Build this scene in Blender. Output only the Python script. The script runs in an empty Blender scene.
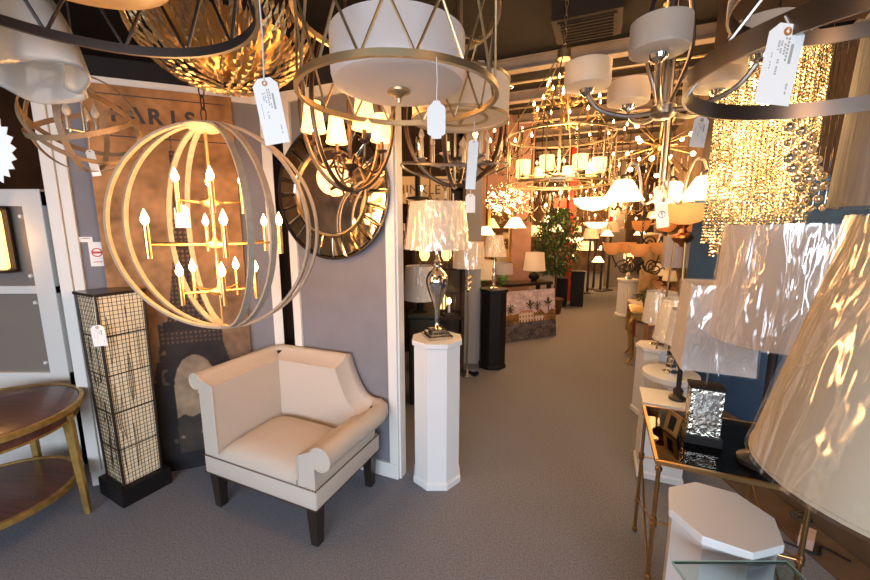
import bpy, math, random
from mathutils import Vector, Matrix, noise
random.seed(7)
PI = math.pi
sc = bpy.context.scene
col = sc.collection
sc.view_settings.view_transform = 'Standard'
sc.view_settings.look = 'None'
sc.view_settings.exposure = 0.0
sc.view_settings.gamma = 1.0
sc.view_settings.use_curve_mapping = False

# ------------------------------------------------------------- camera
FPX = 380.0
PITCH = math.atan(62 / 380)
EYE = 1.58
CP, SP = math.cos(PITCH), math.sin(PITCH)
cd = bpy.data.cameras.new('camera')
cam = bpy.data.objects.new('camera', cd)
col.objects.link(cam)
cam.location = (0, 0, EYE)
cam.rotation_euler = (PI / 2 - PITCH, 0, 0)
cd.sensor_width = 36
cd.lens = 36 * FPX / 870
cd.clip_start = 0.02
cd.clip_end = 100
sc.camera = cam
CEIL = 3.3


def W(px, py, d):
    a = (px - 435) * d / FPX
    b = (290 - py) * d / FPX
    return Vector((a, d * CP + b * SP, EYE - d * SP + b * CP))


def WY(px, py, Y):
    b = (290 - py) / FPX
    return W(px, py, Y / (CP + b * SP))


def hang(up, py):
    # point straight below an attachment point
    p = WY(435, py, up[1])
    return Vector((up[0], up[1] - 0.004, p.z))


def G(px, py, z=0.0):
    b = (290 - py) / FPX
    return W(px, py, (z - EYE) / (b * CP - SP))


# ------------------------------------------------------------- mesh builder
def basis(d):
    d = d.normalized()
    a = Vector((0, 0, 1)) if abs(d.z) < 0.9 else Vector((1, 0, 0))
    u = d.cross(a).normalized()
    return u, d.cross(u).normalized()


class MB:
    def __init__(s):
        s.v = []
        s.f = []

    def add(s, vs, fs, M=None):
        o = len(s.v)
        for v in vs:
            v = Vector(v)
            s.v.append(M @ v if M else v)
        s.f += [tuple(i + o for i in f) for f in fs]
        return s

    def box(s, c, d, rz=0, M=None, taper=1.0):
        x, y, z = d[0] / 2, d[1] / 2, d[2] / 2
        t = taper
        vs = [(-x, -y, -z), (x, -y, -z), (x, y, -z), (-x, y, -z), (-x * t, -y * t, z), (x * t, -y * t, z), (x * t, y * t, z), (-x * t, y * t, z)]
        T = Matrix.Translation(c) @ Matrix.Rotation(rz, 4, 'Z')
        if M:
            T = M @ T
        return s.add(vs, [(3, 2, 1, 0), (4, 5, 6, 7), (0, 1, 5, 4), (1, 2, 6, 5), (2, 3, 7, 6), (3, 0, 4, 7)], T)

    def bbox(s, c, d, b=0.01, rz=0, M=None):
        # bevelled box: rounded plan outline with chamfered top and bottom
        x, y, z = d[0] / 2, d[1] / 2, d[2] / 2
        rings = []
        def ring(ins, zz):
            r = []
            for sx, sy, a0 in ((1, 1, 0), (-1, 1, 90), (-1, -1, 180), (1, -1, 270)):
                for k in range(4):
                    a = math.radians(a0 + k * 30)
                    r.append((sx * (x - b) + (b - ins) * math.cos(a), sy * (y - b) + (b - ins) * math.sin(a), zz))
            return r
        for k in range(4):
            a = k * PI / 6
            rings.append(ring(b * (1 - math.sin(a)) * 0.98, -z + b * (1 - math.cos(a))))
        for k in range(3, -1, -1):
            a = k * PI / 6
            rings.append(ring(b * (1 - math.sin(a)) * 0.98, z - b * (1 - math.cos(a))))
        n = 16
        vs = [p for r in rings for p in r]
        fs = [tuple(range(n - 1, -1, -1)), tuple(range((len(rings) - 1) * n, len(rings) * n))]
        for j in range(len(rings) - 1):
            for i in range(n):
                fs.append((j * n + i, j * n + (i + 1) % n, (j + 1) * n + (i + 1) % n, (j + 1) * n + i))
        T = Matrix.Translation(c) @ Matrix.Rotation(rz, 4, 'Z')
        if M:
            T = M @ T
        return s.add(vs, fs, T)

    def tube(s, pts, r, n=8, closed=False, M=None):
        pts = [Vector(p) for p in pts]
        m = len(pts)
        if not hasattr(r, '__len__'):
            r = [r] * m
        vs = []
        u = None
        for i, p in enumerate(pts):
            if closed:
                d = pts[(i + 1) % m] - pts[i - 1]
            else:
                d = pts[min(i + 1, m - 1)] - pts[max(i - 1, 0)]
            if d.length < 1e-9:
                d = Vector((0, 0, 1))
            d.normalize()
            if u is None:
                u, w = basis(d)
            else:
                u = (u - d * u.dot(d)).normalized()
                w = d.cross(u)
            for k in range(n):
                a = 2 * PI * k / n
                vs.append(p + (u * math.cos(a) + w * math.sin(a)) * r[i])
        fs = []
        for i in range(m if closed else m - 1):
            j = (i + 1) % m
            for k in range(n):
                fs.append((i * n + k, i * n + (k + 1) % n, j * n + (k + 1) % n, j * n + k))
        if not closed:
            fs.append(tuple(range(n - 1, -1, -1)))
            fs.append(tuple(range((m - 1) * n, m * n)))
        return s.add(vs, fs, M)

    def lathe(s, prof, n=32, c=(0, 0, 0), M=None, ph=0.0, loop=False):
        vs = []
        for r, z in prof:
            for k in range(n):
                a = 2 * PI * k / n + ph
                vs.append((c[0] + r * math.cos(a), c[1] + r * math.sin(a), c[2] + z))
        fs = []
        m = len(prof)
        for j in range(m if loop else m - 1):
            q = (j + 1) % m
            for k in range(n):
                fs.append((j * n + k, j * n + (k + 1) % n, q * n + (k + 1) % n, q * n + k))
        if not loop:
            if prof[0][0] > 1e-6:
                fs.append(tuple(range(n - 1, -1, -1)))
            if prof[-1][0] > 1e-6:
                fs.append(tuple(range((m - 1) * n, m * n)))
        return s.add(vs, fs, M)

    def shell(s, prof, t=0.003, n=40, c=(0, 0, 0), M=None, ph=0.0):
        # open thin-walled surface of revolution
        return s.lathe(list(prof) + [(max(r - t, 0.0005), z) for r, z in reversed(prof)], n, c, M, ph, loop=True)

    def hoop(s, R, w, t, n=64, M=None, c=(0, 0, 0), sx=1.0):
        vs = []
        for k in range(n):
            a = 2 * PI * k / n
            for r, z in ((R, -w / 2), (R, w / 2), (R - t, w / 2), (R - t, -w / 2)):
                vs.append((c[0] + r * math.cos(a) * sx, c[1] + r * math.sin(a), c[2] + z))
        fs = []
        for k in range(n):
            q = (k + 1) % n
            for j in range(4):
                fs.append((k * 4 + j, q * 4 + j, q * 4 + (j + 1) % 4, k * 4 + (j + 1) % 4))
        return s.add(vs, fs, M)

    def ball(s, c, r, n=12, sz=1.0, M=None):
        m = max(n // 2, 3)
        prof = [(r * math.sin(PI * j / m), -r * sz * math.cos(PI * j / m)) for j in range(m + 1)]
        return s.lathe([(max(a, 1e-5), z) for a, z in prof], n, c, M)

    def prism(s, pts, h, M=None):
        n = len(pts)
        vs = [(x, y, 0) for x, y in pts] + [(x, y, h) for x, y in pts]
        fs = [tuple(range(n - 1, -1, -1)), tuple(range(n, 2 * n))] + [(i, (i + 1) % n, (i + 1) % n + n, i + n) for i in range(n)]
        return s.add(vs, fs, M)

    def build(s, name, mat, parent=None, loc=None, rz=0, bevel=0, flat=False, sub=0):
        me = bpy.data.meshes.new(name)
        me.from_pydata([tuple(v) for v in s.v], [], s.f)
        me.materials.append(mat)
        me.validate()
        if not flat:
            for p in me.polygons:
                p.use_smooth = True
            me.set_sharp_from_angle(angle=math.radians(38))
        o = bpy.data.objects.new(name, me)
        col.objects.link(o)
        if parent:
            o.parent = parent
        if loc is not None:
            o.location = loc
        o.rotation_euler.z = rz
        if bevel:
            b = o.modifiers.new('bevel', 'BEVEL')
            b.width = bevel
            b.segments = 2
            b.limit_method = 'ANGLE'
        if sub:
            b = o.modifiers.new('sub', 'SUBSURF')
            b.levels = b.render_levels = sub
        return o


def tag(o, label, cat, group=None):
    o['label'] = label
    o['category'] = cat
    if group:
        o['group'] = group
    return o


def thing(name, label, cat, loc=(0, 0, 0), rz=0, group=None):
    o = bpy.data.objects.new(name, None)
    o.empty_display_size = 0.05
    col.objects.link(o)
    o.location = loc
    o.rotation_euler.z = rz
    return tag(o, label, cat, group)


def struct(name, mb, mat, **k):
    o = mb.build(name, mat, **k)
    if not o.parent:
        o['kind'] = 'structure'
    return o


def light(name, loc, power, colr=(1, 0.5, 0.18), size=0.05):
    l = bpy.data.lights.new(name, 'POINT')
    l.energy = power
    l.color = colr
    l.shadow_soft_size = size
    o = bpy.data.objects.new(name, l)
    col.objects.link(o)
    o.location = loc
    return o


def dup(o, parent=None):
    c = o.copy()
    col.objects.link(c)
    c.parent = parent
    for ch in list(o.children):
        dup(ch, c)
    return c


def arc(c, r, a0, a1, n, plane='xz', rz=0, r2=None):
    out = []
    r2 = r if r2 is None else r2
    for i in range(n + 1):
        a = a0 + (a1 - a0) * i / n
        x, z = r * math.cos(a), r2 * math.sin(a)
        if plane == 'xz':
            out.append(Vector((c[0] + x * math.cos(rz), c[1] + x * math.sin(rz), c[2] + z)))
        else:
            out.append(Vector((c[0] + x, c[1] + z, c[2])))
    return out


def smooth_path(pts, n=8):
    # Catmull-Rom
    P = [Vector(p) for p in pts]
    P = [P[0] * 2 - P[1]] + P + [P[-1] * 2 - P[-2]]
    out = []
    for i in range(1, len(P) - 2):
        for k in range(n):
            t = k / n
            a, b, c, d = P[i - 1], P[i], P[i + 1], P[i + 2]
            out.append(0.5 * ((2 * b) + (c - a) * t + (2 * a - 5 * b + 4 * c - d) * t * t + (3 * b - a - 3 * c + d) * t ** 3))
    out.append(P[-2])
    return out


# ------------------------------------------------------------- materials
MATS = {}


def mat(name, c, rough=0.5, metal=0.0, bump=0.0, bscale=40, var=0.0, vscale=8, coat=0.0, trans=0.0, ior=1.45, emit=None, es=0.0, aniso=None, spec=0.5, sss=0.0):
    m = bpy.data.materials.new(name)
    m.use_nodes = True
    nt = m.node_tree
    b = nt.nodes['Principled BSDF']
    b.inputs['Base Color'].default_value = (*c, 1)
    b.inputs['Roughness'].default_value = rough
    b.inputs['Metallic'].default_value = metal
    b.inputs['IOR'].default_value = ior
    b.inputs['Coat Weight'].default_value = coat
    b.inputs['Transmission Weight'].default_value = trans
    b.inputs['Specular IOR Level'].default_value = spec
    if emit:
        b.inputs['Emission Color'].default_value = (*emit, 1)
        b.inputs['Emission Strength'].default_value = es
    tc = nt.nodes.new('ShaderNodeTexCoord')
    mp = nt.nodes.new('ShaderNodeMapping')
    nt.links.new(tc.outputs['Object'], mp.inputs['Vector'])
    if aniso:
        mp.inputs['Scale'].default_value = aniso
    nz = nt.nodes.new('ShaderNodeTexNoise')
    nz.inputs['Scale'].default_value = vscale
    nz.inputs['Detail'].default_value = 5
    nt.links.new(mp.outputs[0], nz.inputs['Vector'])
    if var > 0:
        r = nt.nodes.new('ShaderNodeValToRGB')
        r.color_ramp.elements[0].position = 0.3
        r.color_ramp.elements[1].position = 0.7
        r.color_ramp.elements[0].color = (*[max(x * (1 - var), 0) for x in c], 1)
        r.color_ramp.elements[1].color = (*[min(x * (1 + var), 1) for x in c], 1)
        nt.links.new(nz.outputs['Fac'], r.inputs[0])
        nt.links.new(r.outputs[0], b.inputs['Base Color'])
    if bump > 0:
        n2 = nt.nodes.new('ShaderNodeTexNoise')
        n2.inputs['Scale'].default_value = bscale
        n2.inputs['Detail'].default_value = 3
        nt.links.new(mp.outputs[0], n2.inputs['Vector'])
        bp = nt.nodes.new('ShaderNodeBump')
        bp.inputs['Strength'].default_value = bump
        bp.inputs['Distance'].default_value = 0.01
        nt.links.new(n2.outputs['Fac'], bp.inputs['Height'])
        nt.links.new(bp.outputs[0], b.inputs['Normal'])
    MATS[name] = m
    return m


def shade_mat(name, c, tr=0.5, rough=0.8, glow=None, gs=0.0):
    # lamp shade fabric or frosted glass: diffuse + translucent
    m = bpy.data.materials.new(name)
    m.use_nodes = True
    nt = m.node_tree
    nt.nodes.clear()
    out = nt.nodes.new('ShaderNodeOutputMaterial')
    d = nt.nodes.new('ShaderNodeBsdfDiffuse')
    t = nt.nodes.new('ShaderNodeBsdfTranslucent')
    g = nt.nodes.new('ShaderNodeBsdfGlossy')
    g.inputs['Roughness'].default_value = rough
    mx = nt.nodes.new('ShaderNodeMixShader')
    mx2 = nt.nodes.new('ShaderNodeMixShader')
    mx.inputs[0].default_value = tr
    mx2.inputs[0].default_value = 0.06
    d.inputs[0].default_value = (*c, 1)
    t.inputs[0].default_value = (*c, 1)
    nt.links.new(d.outputs[0], mx.inputs[1])
    nt.links.new(t.outputs[0], mx.inputs[2])
    nt.links.new(mx.outputs[0], mx2.inputs[1])
    nt.links.new(g.outputs[0], mx2.inputs[2])
    last = mx2
    if glow:
        e = nt.nodes.new('ShaderNodeEmission')
        e.inputs[0].default_value = (*glow, 1)
        e.inputs[1].default_value = gs
        a = nt.nodes.new('ShaderNodeAddShader')
        nt.links.new(mx2.outputs[0], a.inputs[0])
        nt.links.new(e.outputs[0], a.inputs[1])
        last = a
    nt.links.new(last.outputs[0], out.inputs[0])
    return m


def film_mat(name, fac=0.25, scale=(10, 10, 2.2), strength=0.9, rough=0.1):
    m = bpy.data.materials.new(name)
    m.use_nodes = True
    nt = m.node_tree
    nt.nodes.clear()
    out = nt.nodes.new('ShaderNodeOutputMaterial')
    tr = nt.nodes.new('ShaderNodeBsdfTransparent')
    tr.inputs[0].default_value = (0.93, 0.93, 0.93, 1)
    g = nt.nodes.new('ShaderNodeBsdfGlossy')
    g.inputs['Roughness'].default_value = rough
    g.inputs['Color'].default_value = (fac, fac, fac, 1)
    tc = nt.nodes.new('ShaderNodeTexCoord')
    mp = nt.nodes.new('ShaderNodeMapping')
    mp.inputs['Scale'].default_value = scale
    mp.inputs['Rotation'].default_value = (0.35, 0.25, 0)
    nz = nt.nodes.new('ShaderNodeTexNoise')
    nz.inputs['Scale'].default_value = 1.3
    nz.inputs['Detail'].default_value = 2.5
    nz.inputs['Distortion'].default_value = 0.6
    bp = nt.nodes.new('ShaderNodeBump')
    bp.inputs['Strength'].default_value = strength
    bp.inputs['Distance'].default_value = 0.05
    ad = nt.nodes.new('ShaderNodeAddShader')
    L = nt.links.new
    L(tc.outputs['Object'], mp.inputs[0])
    L(mp.outputs[0], nz.inputs['Vector'])
    L(nz.outputs['Fac'], bp.inputs['Height'])
    L(bp.outputs[0], g.inputs['Normal'])
    L(tr.outputs[0], ad.inputs[0])
    L(g.outputs[0], ad.inputs[1])
    L(ad.outputs[0], out.inputs[0])
    return m


def glass_mat(name, tint=(0.95, 1, 0.98), fac=0.12):
    # thin sheet glass: clear with Fresnel reflections
    m = bpy.data.materials.new(name)
    m.use_nodes = True
    nt = m.node_tree
    nt.nodes.clear()
    out = nt.nodes.new('ShaderNodeOutputMaterial')
    tr = nt.nodes.new('ShaderNodeBsdfTransparent')
    tr.inputs[0].default_value = (*tint, 1)
    g = nt.nodes.new('ShaderNodeBsdfGlossy')
    g.inputs['Roughness'].default_value = 0.02
    lw = nt.nodes.new('ShaderNodeLayerWeight')
    lw.inputs[0].default_value = fac
    mx = nt.nodes.new('ShaderNodeMixShader')
    nt.links.new(lw.outputs['Fresnel'], mx.inputs[0])
    nt.links.new(tr.outputs[0], mx.inputs[1])
    nt.links.new(g.outputs[0], mx.inputs[2])
    nt.links.new(mx.outputs[0], out.inputs[0])
    return m


WARM = (1.0, 0.55, 0.22)
M = dict(
    carpet=mat('carpet', (0.225, 0.225, 0.25), 0.95, bump=0.9, bscale=260, var=0.28, vscale=120, spec=0.1),
    ceiling=mat('ceiling_dark', (0.008, 0.0055, 0.0045), 0.9, var=0.5, vscale=2),
    beam=mat('beam_steel', (0.33, 0.27, 0.22), 0.6, var=0.2, vscale=4),
    wallgrey=mat('wall_grey', (0.205, 0.2, 0.225), 0.85, bump=0.1, bscale=150, var=0.05),
    white=mat('white_trim', (0.74, 0.73, 0.70), 0.45),
    pedwhite=mat('pedestal_white', (0.72, 0.72, 0.72), 0.3),
    blue=mat('wall_blue', (0.025, 0.075, 0.19), 0.8, var=0.1),
    salmon=mat('wall_salmon', (0.34, 0.19, 0.145), 0.85, var=0.1),
    tan=mat('wall_tan', (0.17, 0.11, 0.065), 0.85, var=0.5, vscale=3),
    brownbase=mat('brown_base', (0.12, 0.075, 0.045), 0.6, var=0.2),
    darkwall=mat('wall_dark', (0.05, 0.03, 0.022), 0.9, var=0.4, vscale=3),
    greige=mat('column_greige', (0.36, 0.33, 0.3), 0.8),
    fabric=mat('fabric_cream', (0.56, 0.49, 0.42), 0.95, bump=0.25, bscale=500, var=0.04, vscale=300, spec=0.15),
    espresso=mat('wood_espresso', (0.022, 0.014, 0.011), 0.35, coat=0.3),
    nail=mat('nailhead_bronze', (0.16, 0.10, 0.06), 0.4, metal=0.9),
    black=mat('black_satin', (0.010, 0.008, 0.008), 0.55, spec=0.3),
    blackmetal=mat('black_bronze_metal', (0.05, 0.042, 0.04), 0.45, metal=0.6),
    bronze=mat('bronze_metal', (0.14, 0.085, 0.05), 0.38, metal=0.85),
    nickel=mat('brushed_nickel', (0.55, 0.5, 0.45), 0.28, metal=1.0, bump=0.06, bscale=60, aniso=(1, 1, 30)),
    darknickel=mat('dark_nickel', (0.36, 0.31, 0.27), 0.3, metal=1.0),
    chrome=mat('chrome', (0.8, 0.8, 0.8), 0.06, metal=1.0),
    champagne=mat('champagne_gold', (0.55, 0.42, 0.24), 0.35, metal=0.9),
    gold=mat('gold_metal', (0.72, 0.45, 0.16), 0.3, metal=1.0),
    goldleaf=mat('gold_leaf', (0.42, 0.30, 0.16), 0.34, metal=0.9, bump=0.3, bscale=60),
    brass=mat('antique_brass', (0.42, 0.25, 0.10), 0.35, metal=1.0),
    copper=mat('copper', (0.42, 0.17, 0.07), 0.3, metal=1.0),
    orb=mat('weathered_wood_paint', (0.36, 0.29, 0.22), 0.65, var=0.12, vscale=30, bump=0.2, bscale=80),
    woodtop=mat('mahogany_top', (0.10, 0.035, 0.022), 0.35, coat=0.15, var=0.35, vscale=6, aniso=(1, 8, 1)),
    giltwood=mat('gilt_wood', (0.40, 0.25, 0.07), 0.45, metal=0.6, var=0.3, vscale=30),
    wood=mat('wood_mid', (0.22, 0.1, 0.045), 0.45, var=0.3, vscale=5, aniso=(1, 1, 8)),
    redwood=mat('red_chair_wood', (0.25, 0.04, 0.02), 0.4),
    globewood=mat('wood_bands', (0.25, 0.17, 0.10), 0.55, var=0.3, vscale=12),
    amber=shade_mat('amber_glass', (0.75, 0.42, 0.14), 0.5, 0.2, (1, 0.5, 0.15), 0.12),
    paper=mat('paper_card', (0.88, 0.86, 0.83), 0.7),
    ink=mat('print_ink', (0.06, 0.05, 0.05), 0.7),
    redink=mat('red_ink', (0.6, 0.05, 0.05), 0.6),
    blueink=mat('blue_ink', (0.08, 0.18, 0.5), 0.6),
    greyink=mat('grey_ink', (0.4, 0.38, 0.36), 0.7),
    string=mat('cotton_string', (0.75, 0.72, 0.68), 0.8),
    red=mat('red_paint', (0.55, 0.05, 0.03), 0.6),
    green=mat('green_glass', (0.15, 0.3, 0.07), 0.3),
    leaf=mat('leaf_green', (0.05, 0.10, 0.03), 0.5, var=0.5, vscale=9),
    trunk=mat('trunk_brown', (0.12, 0.07, 0.04), 0.8),
    mirror=mat('mirror_glass', (0.86, 0.84, 0.8), 0.015, metal=1.0),
    amirror=mat('antique_mirror', (0.62, 0.56, 0.45), 0.06, metal=1.0),
    mercury=mat('mercury_glass', (0.66, 0.60, 0.52), 0.1, metal=0.95, var=0.25, vscale=40),
    hammered=mat('hammered_silver', (0.75, 0.7, 0.6), 0.08, metal=1.0, bump=1.0, bscale=55),
    ice=mat('textured_silver', (0.62, 0.6, 0.55), 0.16, metal=0.9, bump=0.5, bscale=45),
    shade=shade_mat('white_shade', (0.86, 0.82, 0.78), 0.3),
    shadewarm=shade_mat('cream_shade', (0.8, 0.72, 0.6), 0.45, glow=(1, 0.6, 0.3), gs=0.1),
    shadelit=shade_mat('lit_shade', (0.9, 0.75, 0.5), 0.5, glow=(1, 0.6, 0.22), gs=1.6),
    diff=shade_mat('white_diffuser', (0.9, 0.87, 0.86), 0.35, 0.3),
    diffcream=shade_mat('cream_diffuser', (0.72, 0.52, 0.28), 0.25, 0.3),
    frost=shade_mat('frosted_glass', (0.82, 0.77, 0.7), 0.45, 0.25),
    frostlit=shade_mat('frosted_glass_lit', (0.9, 0.85, 0.75), 0.4, 0.25, (1, 0.68, 0.32), 1.9),
    bowl=shade_mat('scavo_bowl', (0.8, 0.55, 0.28), 0.4, 0.3, (1, 0.55, 0.2), 0.3),
    greyweave=mat('grey_weave', (0.36, 0.34, 0.31), 0.8, bump=0.6, bscale=90, aniso=(1, 1, 0.06), var=0.15, vscale=60),
    lavender=shade_mat('lavender_shade', (0.5, 0.44, 0.46), 0.2),
    bulb=mat('lit_bulb', (1, 0.9, 0.7), 0.3, emit=(1, 0.62, 0.26), es=16),
    bulbhot=mat('lit_bulb_bright', (1, 0.9, 0.7), 0.3, emit=(1, 0.72, 0.38), es=22),
    crystal=mat('crystal', (1, 1, 1), 0.02, trans=0.92, ior=1.5, spec=0.8),
    ballglass=mat('crystal_ball_glass', (0.9, 0.8, 0.6), 0.03, metal=0.85),
    bead=mat('crystal_bead', (0.88, 0.75, 0.53), 0.06, metal=0.75),
    film=film_mat('plastic_film', 0.2),
    filmbig=film_mat('plastic_film_large', 0.24, (8, 8, 0.8), 0.8, 0.1),
    sheet=glass_mat('sheet_glass', (0.86, 0.93, 0.92), 0.16),
    smoke=glass_mat('smoked_glass', (0.5, 0.5, 0.5), 0.28),
    glassedge=mat('glass_edge', (0.35, 0.55, 0.5), 0.15, spec=0.8),
    wavy=None,
    lantern=mat('lantern_black', (0.02, 0.016, 0.014), 0.5),
    acrylic=mat('grey_panel', (0.22, 0.19, 0.165), 0.5),
    greenbox=mat('dark_green_box', (0.03, 0.035, 0.025), 0.6),
)


def wavy_glass():
    m = bpy.data.materials.new('wavy_opal_glass')
    m.use_nodes = True
    nt = m.node_tree
    nt.nodes.clear()
    out = nt.nodes.new('ShaderNodeOutputMaterial')
    d = nt.nodes.new('ShaderNodeBsdfDiffuse')
    d.inputs[0].default_value = (0.75, 0.82, 0.84, 1)
    t = nt.nodes.new('ShaderNodeBsdfTranslucent')
    t.inputs[0].default_value = (0.85, 0.85, 0.82, 1)
    tr = nt.nodes.new('ShaderNodeBsdfTransparent')
    g = nt.nodes.new('ShaderNodeBsdfGlossy')
    g.inputs['Roughness'].default_value = 0.05
    lw = nt.nodes.new('ShaderNodeLayerWeight')
    lw.inputs[0].default_value = 0.2
    a, b, c = [nt.nodes.new('ShaderNodeMixShader') for _ in range(3)]
    L = nt.links.new
    a.inputs[0].default_value = 0.4
    b.inputs[0].default_value = 0.45
    L(d.outputs[0], a.inputs[1]); L(t.outputs[0], a.inputs[2])
    L(a.outputs[0], b.inputs[1]); L(tr.outputs[0], b.inputs[2])
    L(lw.outputs['Fresnel'], c.inputs[0])
    L(b.outputs[0], c.inputs[1]); L(g.outputs[0], c.inputs[2])
    L(c.outputs[0], out.inputs[0])
    return m


M['wavy'] = wavy_glass()


def painted(name, rough=0.6, bump=0.3):
    # material that reads the painted colour of the canvas
    m = bpy.data.materials.new(name)
    m.use_nodes = True
    nt = m.node_tree
    b = nt.nodes['Principled BSDF']
    b.inputs['Roughness'].default_value = rough
    b.inputs['Specular IOR Level'].default_value = 0.2
    at = nt.nodes.new('ShaderNodeAttribute')
    at.attribute_name = 'paint'
    nt.links.new(at.outputs['Color'], b.inputs['Base Color'])
    nz = nt.nodes.new('ShaderNodeTexNoise')
    nz.inputs['Scale'].default_value = 120
    bp = nt.nodes.new('ShaderNodeBump')
    bp.inputs['Strength'].default_value = bump
    bp.inputs['Distance'].default_value = 0.004
    nt.links.new(nz.outputs['Fac'], bp.inputs['Height'])
    nt.links.new(bp.outputs[0], b.inputs['Normal'])
    return m


def canvas(name, w, h, nx, ny, fn, parent, m, y=-0.001):
    vs, fs, cs = [], [], []
    for j in range(ny + 1):
        for i in range(nx + 1):
            u, v = i / nx, j / ny
            vs.append(((u - 0.5) * w, y, v * h))
            cs.append(fn(u, v))
    for j in range(ny):
        for i in range(nx):
            a = j * (nx + 1) + i
            fs.append((a, a + 1, a + nx + 2, a + nx + 1))
    mb = MB().add(vs, fs)
    o = mb.build(name, m, parent, flat=True)
    ca = o.data.color_attributes.new('paint', 'FLOAT_COLOR', 'POINT')
    for i, c in enumerate(cs):
        ca.data[i].color = (*c, 1)
    return o


def text_mesh(name, s, size, m, parent, Mx, ext=0.001, sp=1.0, bold=0.0):
    cu = bpy.data.curves.new(name, 'FONT')
    cu.body = s
    cu.size = size
    cu.extrude = ext
    cu.space_character = sp
    cu.align_x = 'CENTER'
    cu.align_y = 'CENTER'
    cu.offset = bold
    t = bpy.data.objects.new(name, cu)
    col.objects.link(t)
    me = bpy.data.meshes.new_from_object(t.evaluated_get(bpy.context.evaluated_depsgraph_get()))
    bpy.data.objects.remove(t)
    me.transform(Mx)
    me.materials.clear()
    me.materials.append(m)
    o = bpy.data.objects.new(name, me)
    col.objects.link(o)
    o.parent = parent
    return o


UP = Matrix.Rotation(PI / 2, 4, 'X')      # XY text -> XZ plane facing -Y
UV = Vector((0.918, -0.397, 0))           # building grid directions
VV = Vector((0.397, 0.918, 0))
GA = math.atan2(-0.397, 0.918)
exec_parts = []

# ============================================================= THE SETTING
struct('floor', MB().box((2, 6, -0.05), (24, 26, 0.1)), M['carpet'], flat=True)
struct('ceiling', MB().box((2, 6, CEIL + 0.05), (24, 26, 0.1)), M['ceiling'], flat=True)
k = 0
for vd in (4.24, 5.22, 6.24, 7.25, 8.3, 9.3, 10.3, 11.4):
    k += 1
    c = VV * vd + UV * 1.5
    b = MB().box((c.x, c.y, CEIL - 0.06), (13, 0.03, 0.12), GA)
    b.box((c.x, c.y, CEIL - 0.115), (13, 0.11, 0.012), GA)
    b.box((c.x, c.y, CEIL - 0.006), (13, 0.11, 0.012), GA)
    struct('trim_%d' % k, b, M['beam'], flat=True)
for vd in (4.75, 5.7):
    k += 1
    c = VV * vd + UV * 0.5
    p, q = c - UV * 3, c + UV * 4
    struct('trim_%d' % k, MB().tube([(p.x, p.y, CEIL - 0.05), (q.x, q.y, CEIL - 0.05)], 0.018), M['champagne'])


def wall_seg(name, a, b, z0, z1, t, m, out=1):
    a, b = Vector((a[0], a[1], 0)), Vector((b[0], b[1], 0))
    d = b - a
    L_ = d.length
    n = Vector((-d.y, d.x, 0)).normalized() * (t / 2 * out)
    c = (a + b) / 2 + n
    return struct(name, MB().box((c.x, c.y, (z0 + z1) / 2), (L_, t, z1 - z0), math.atan2(d.y, d.x)), m, flat=True)


HB = 2.4
B0, B1 = Vector((-2.13, 2.15, 0)), Vector((-1.05, 2.56, 0))
C0, C1 = Vector((-0.94, 2.5, 0)), Vector((-0.224, 2.208, 0))
BD, CDR = (B1 - B0).normalized(), (C1 - C0).normalized()
wall_seg('wall_left', B0, B1, 0, HB, 0.06, M['wallgrey'])
wall_seg('wall_middle', C0, C1, 0, HB, 0.06, M['wallgrey'])
wall_seg('wall_behind', (-1.35, 2.85), (-0.6, 2.85), 0, HB + 0.3, 0.05, M['darkwall'])


def trimboard(name, base, dr, s, wd, z0, z1, t=0.02, m=None):
    c = base + dr * s
    n = Vector((dr.y, -dr.x, 0)) * (t / 2 + 0.001)
    c = c + n
    b = MB().box((c.x, c.y, (z0 + z1) / 2), (wd, t, z1 - z0), math.atan2(dr.y, dr.x))
    return struct(name, b, m or M['white'], flat=True, bevel=0.003)


LB, LC = (B1 - B0).length, (C1 - C0).length
trimboard('trim_20', B0, BD, 0.028, 0.056, 0.1, HB, 0.03)
trimboard('trim_21', B0, BD, 0.083, 0.05, 0.1, HB, 0.018)
trimboard('trim_22', B0, BD, LB - 0.03, 0.06, 0.1, HB)
trimboard('trim_23', B0, BD, LB / 2 + 0.03, LB - 0.18, HB - 0.06, HB)
trimboard('trim_24', C0, CDR, 0.03, 0.06, 0.1, HB)
trimboard('trim_25', C0, CDR, LC - 0.03, 0.06, 0.1, HB)
trimboard('trim_26', C0, CDR, LC / 2, LC - 0.12, HB - 0.06, HB)
trimboard('baseboard_left', B0, BD, LB / 2, LB, 0, 0.1, 0.022)
trimboard('baseboard_middle', C0, CDR, LC / 2, LC, 0, 0.1, 0.022)
# end cap of the middle partition and header over the poster
n = Vector((-CDR.y, CDR.x, 0))
c = C1 + CDR * 0.006 + n * 0.03
struct('trim_27', MB().box((c.x, c.y, HB / 2), (0.012, 0.066, HB), math.atan2(CDR.y, CDR.x)), M['white'], flat=True)
c = (B0 + B1) / 2
struct('trim_28', MB().box((c.x, c.y + 0.04, HB + 0.05), (LB + 0.06, 0.12, 0.1), math.atan2(BD.y, BD.x)), M['black'], flat=True)
# blue wall on the right with a brown skirting
struct('wall_right', MB().box((2.12, 0.6, 0.925), (0.1, 5.0, 1.85)), M['blue'], flat=True)
struct('wall_right_upper', MB().box((2.14, 0.6, (CEIL + 1.85) / 2), (0.1, 5.0, CEIL - 1.85)), M['darkwall'], flat=True)
struct('baseboard_right', MB().box((2.055, 0.6, 0.14), (0.03, 5.0, 0.28)).box((2.045, 0.6, 0.285), (0.05, 5.0, 0.02)), M['brownbase'], flat=True)
struct('trim_29', MB().box((1.93, 0.6, 0.006), (0.2, 5.0, 0.012)), M['brownbase'], flat=True)
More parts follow.
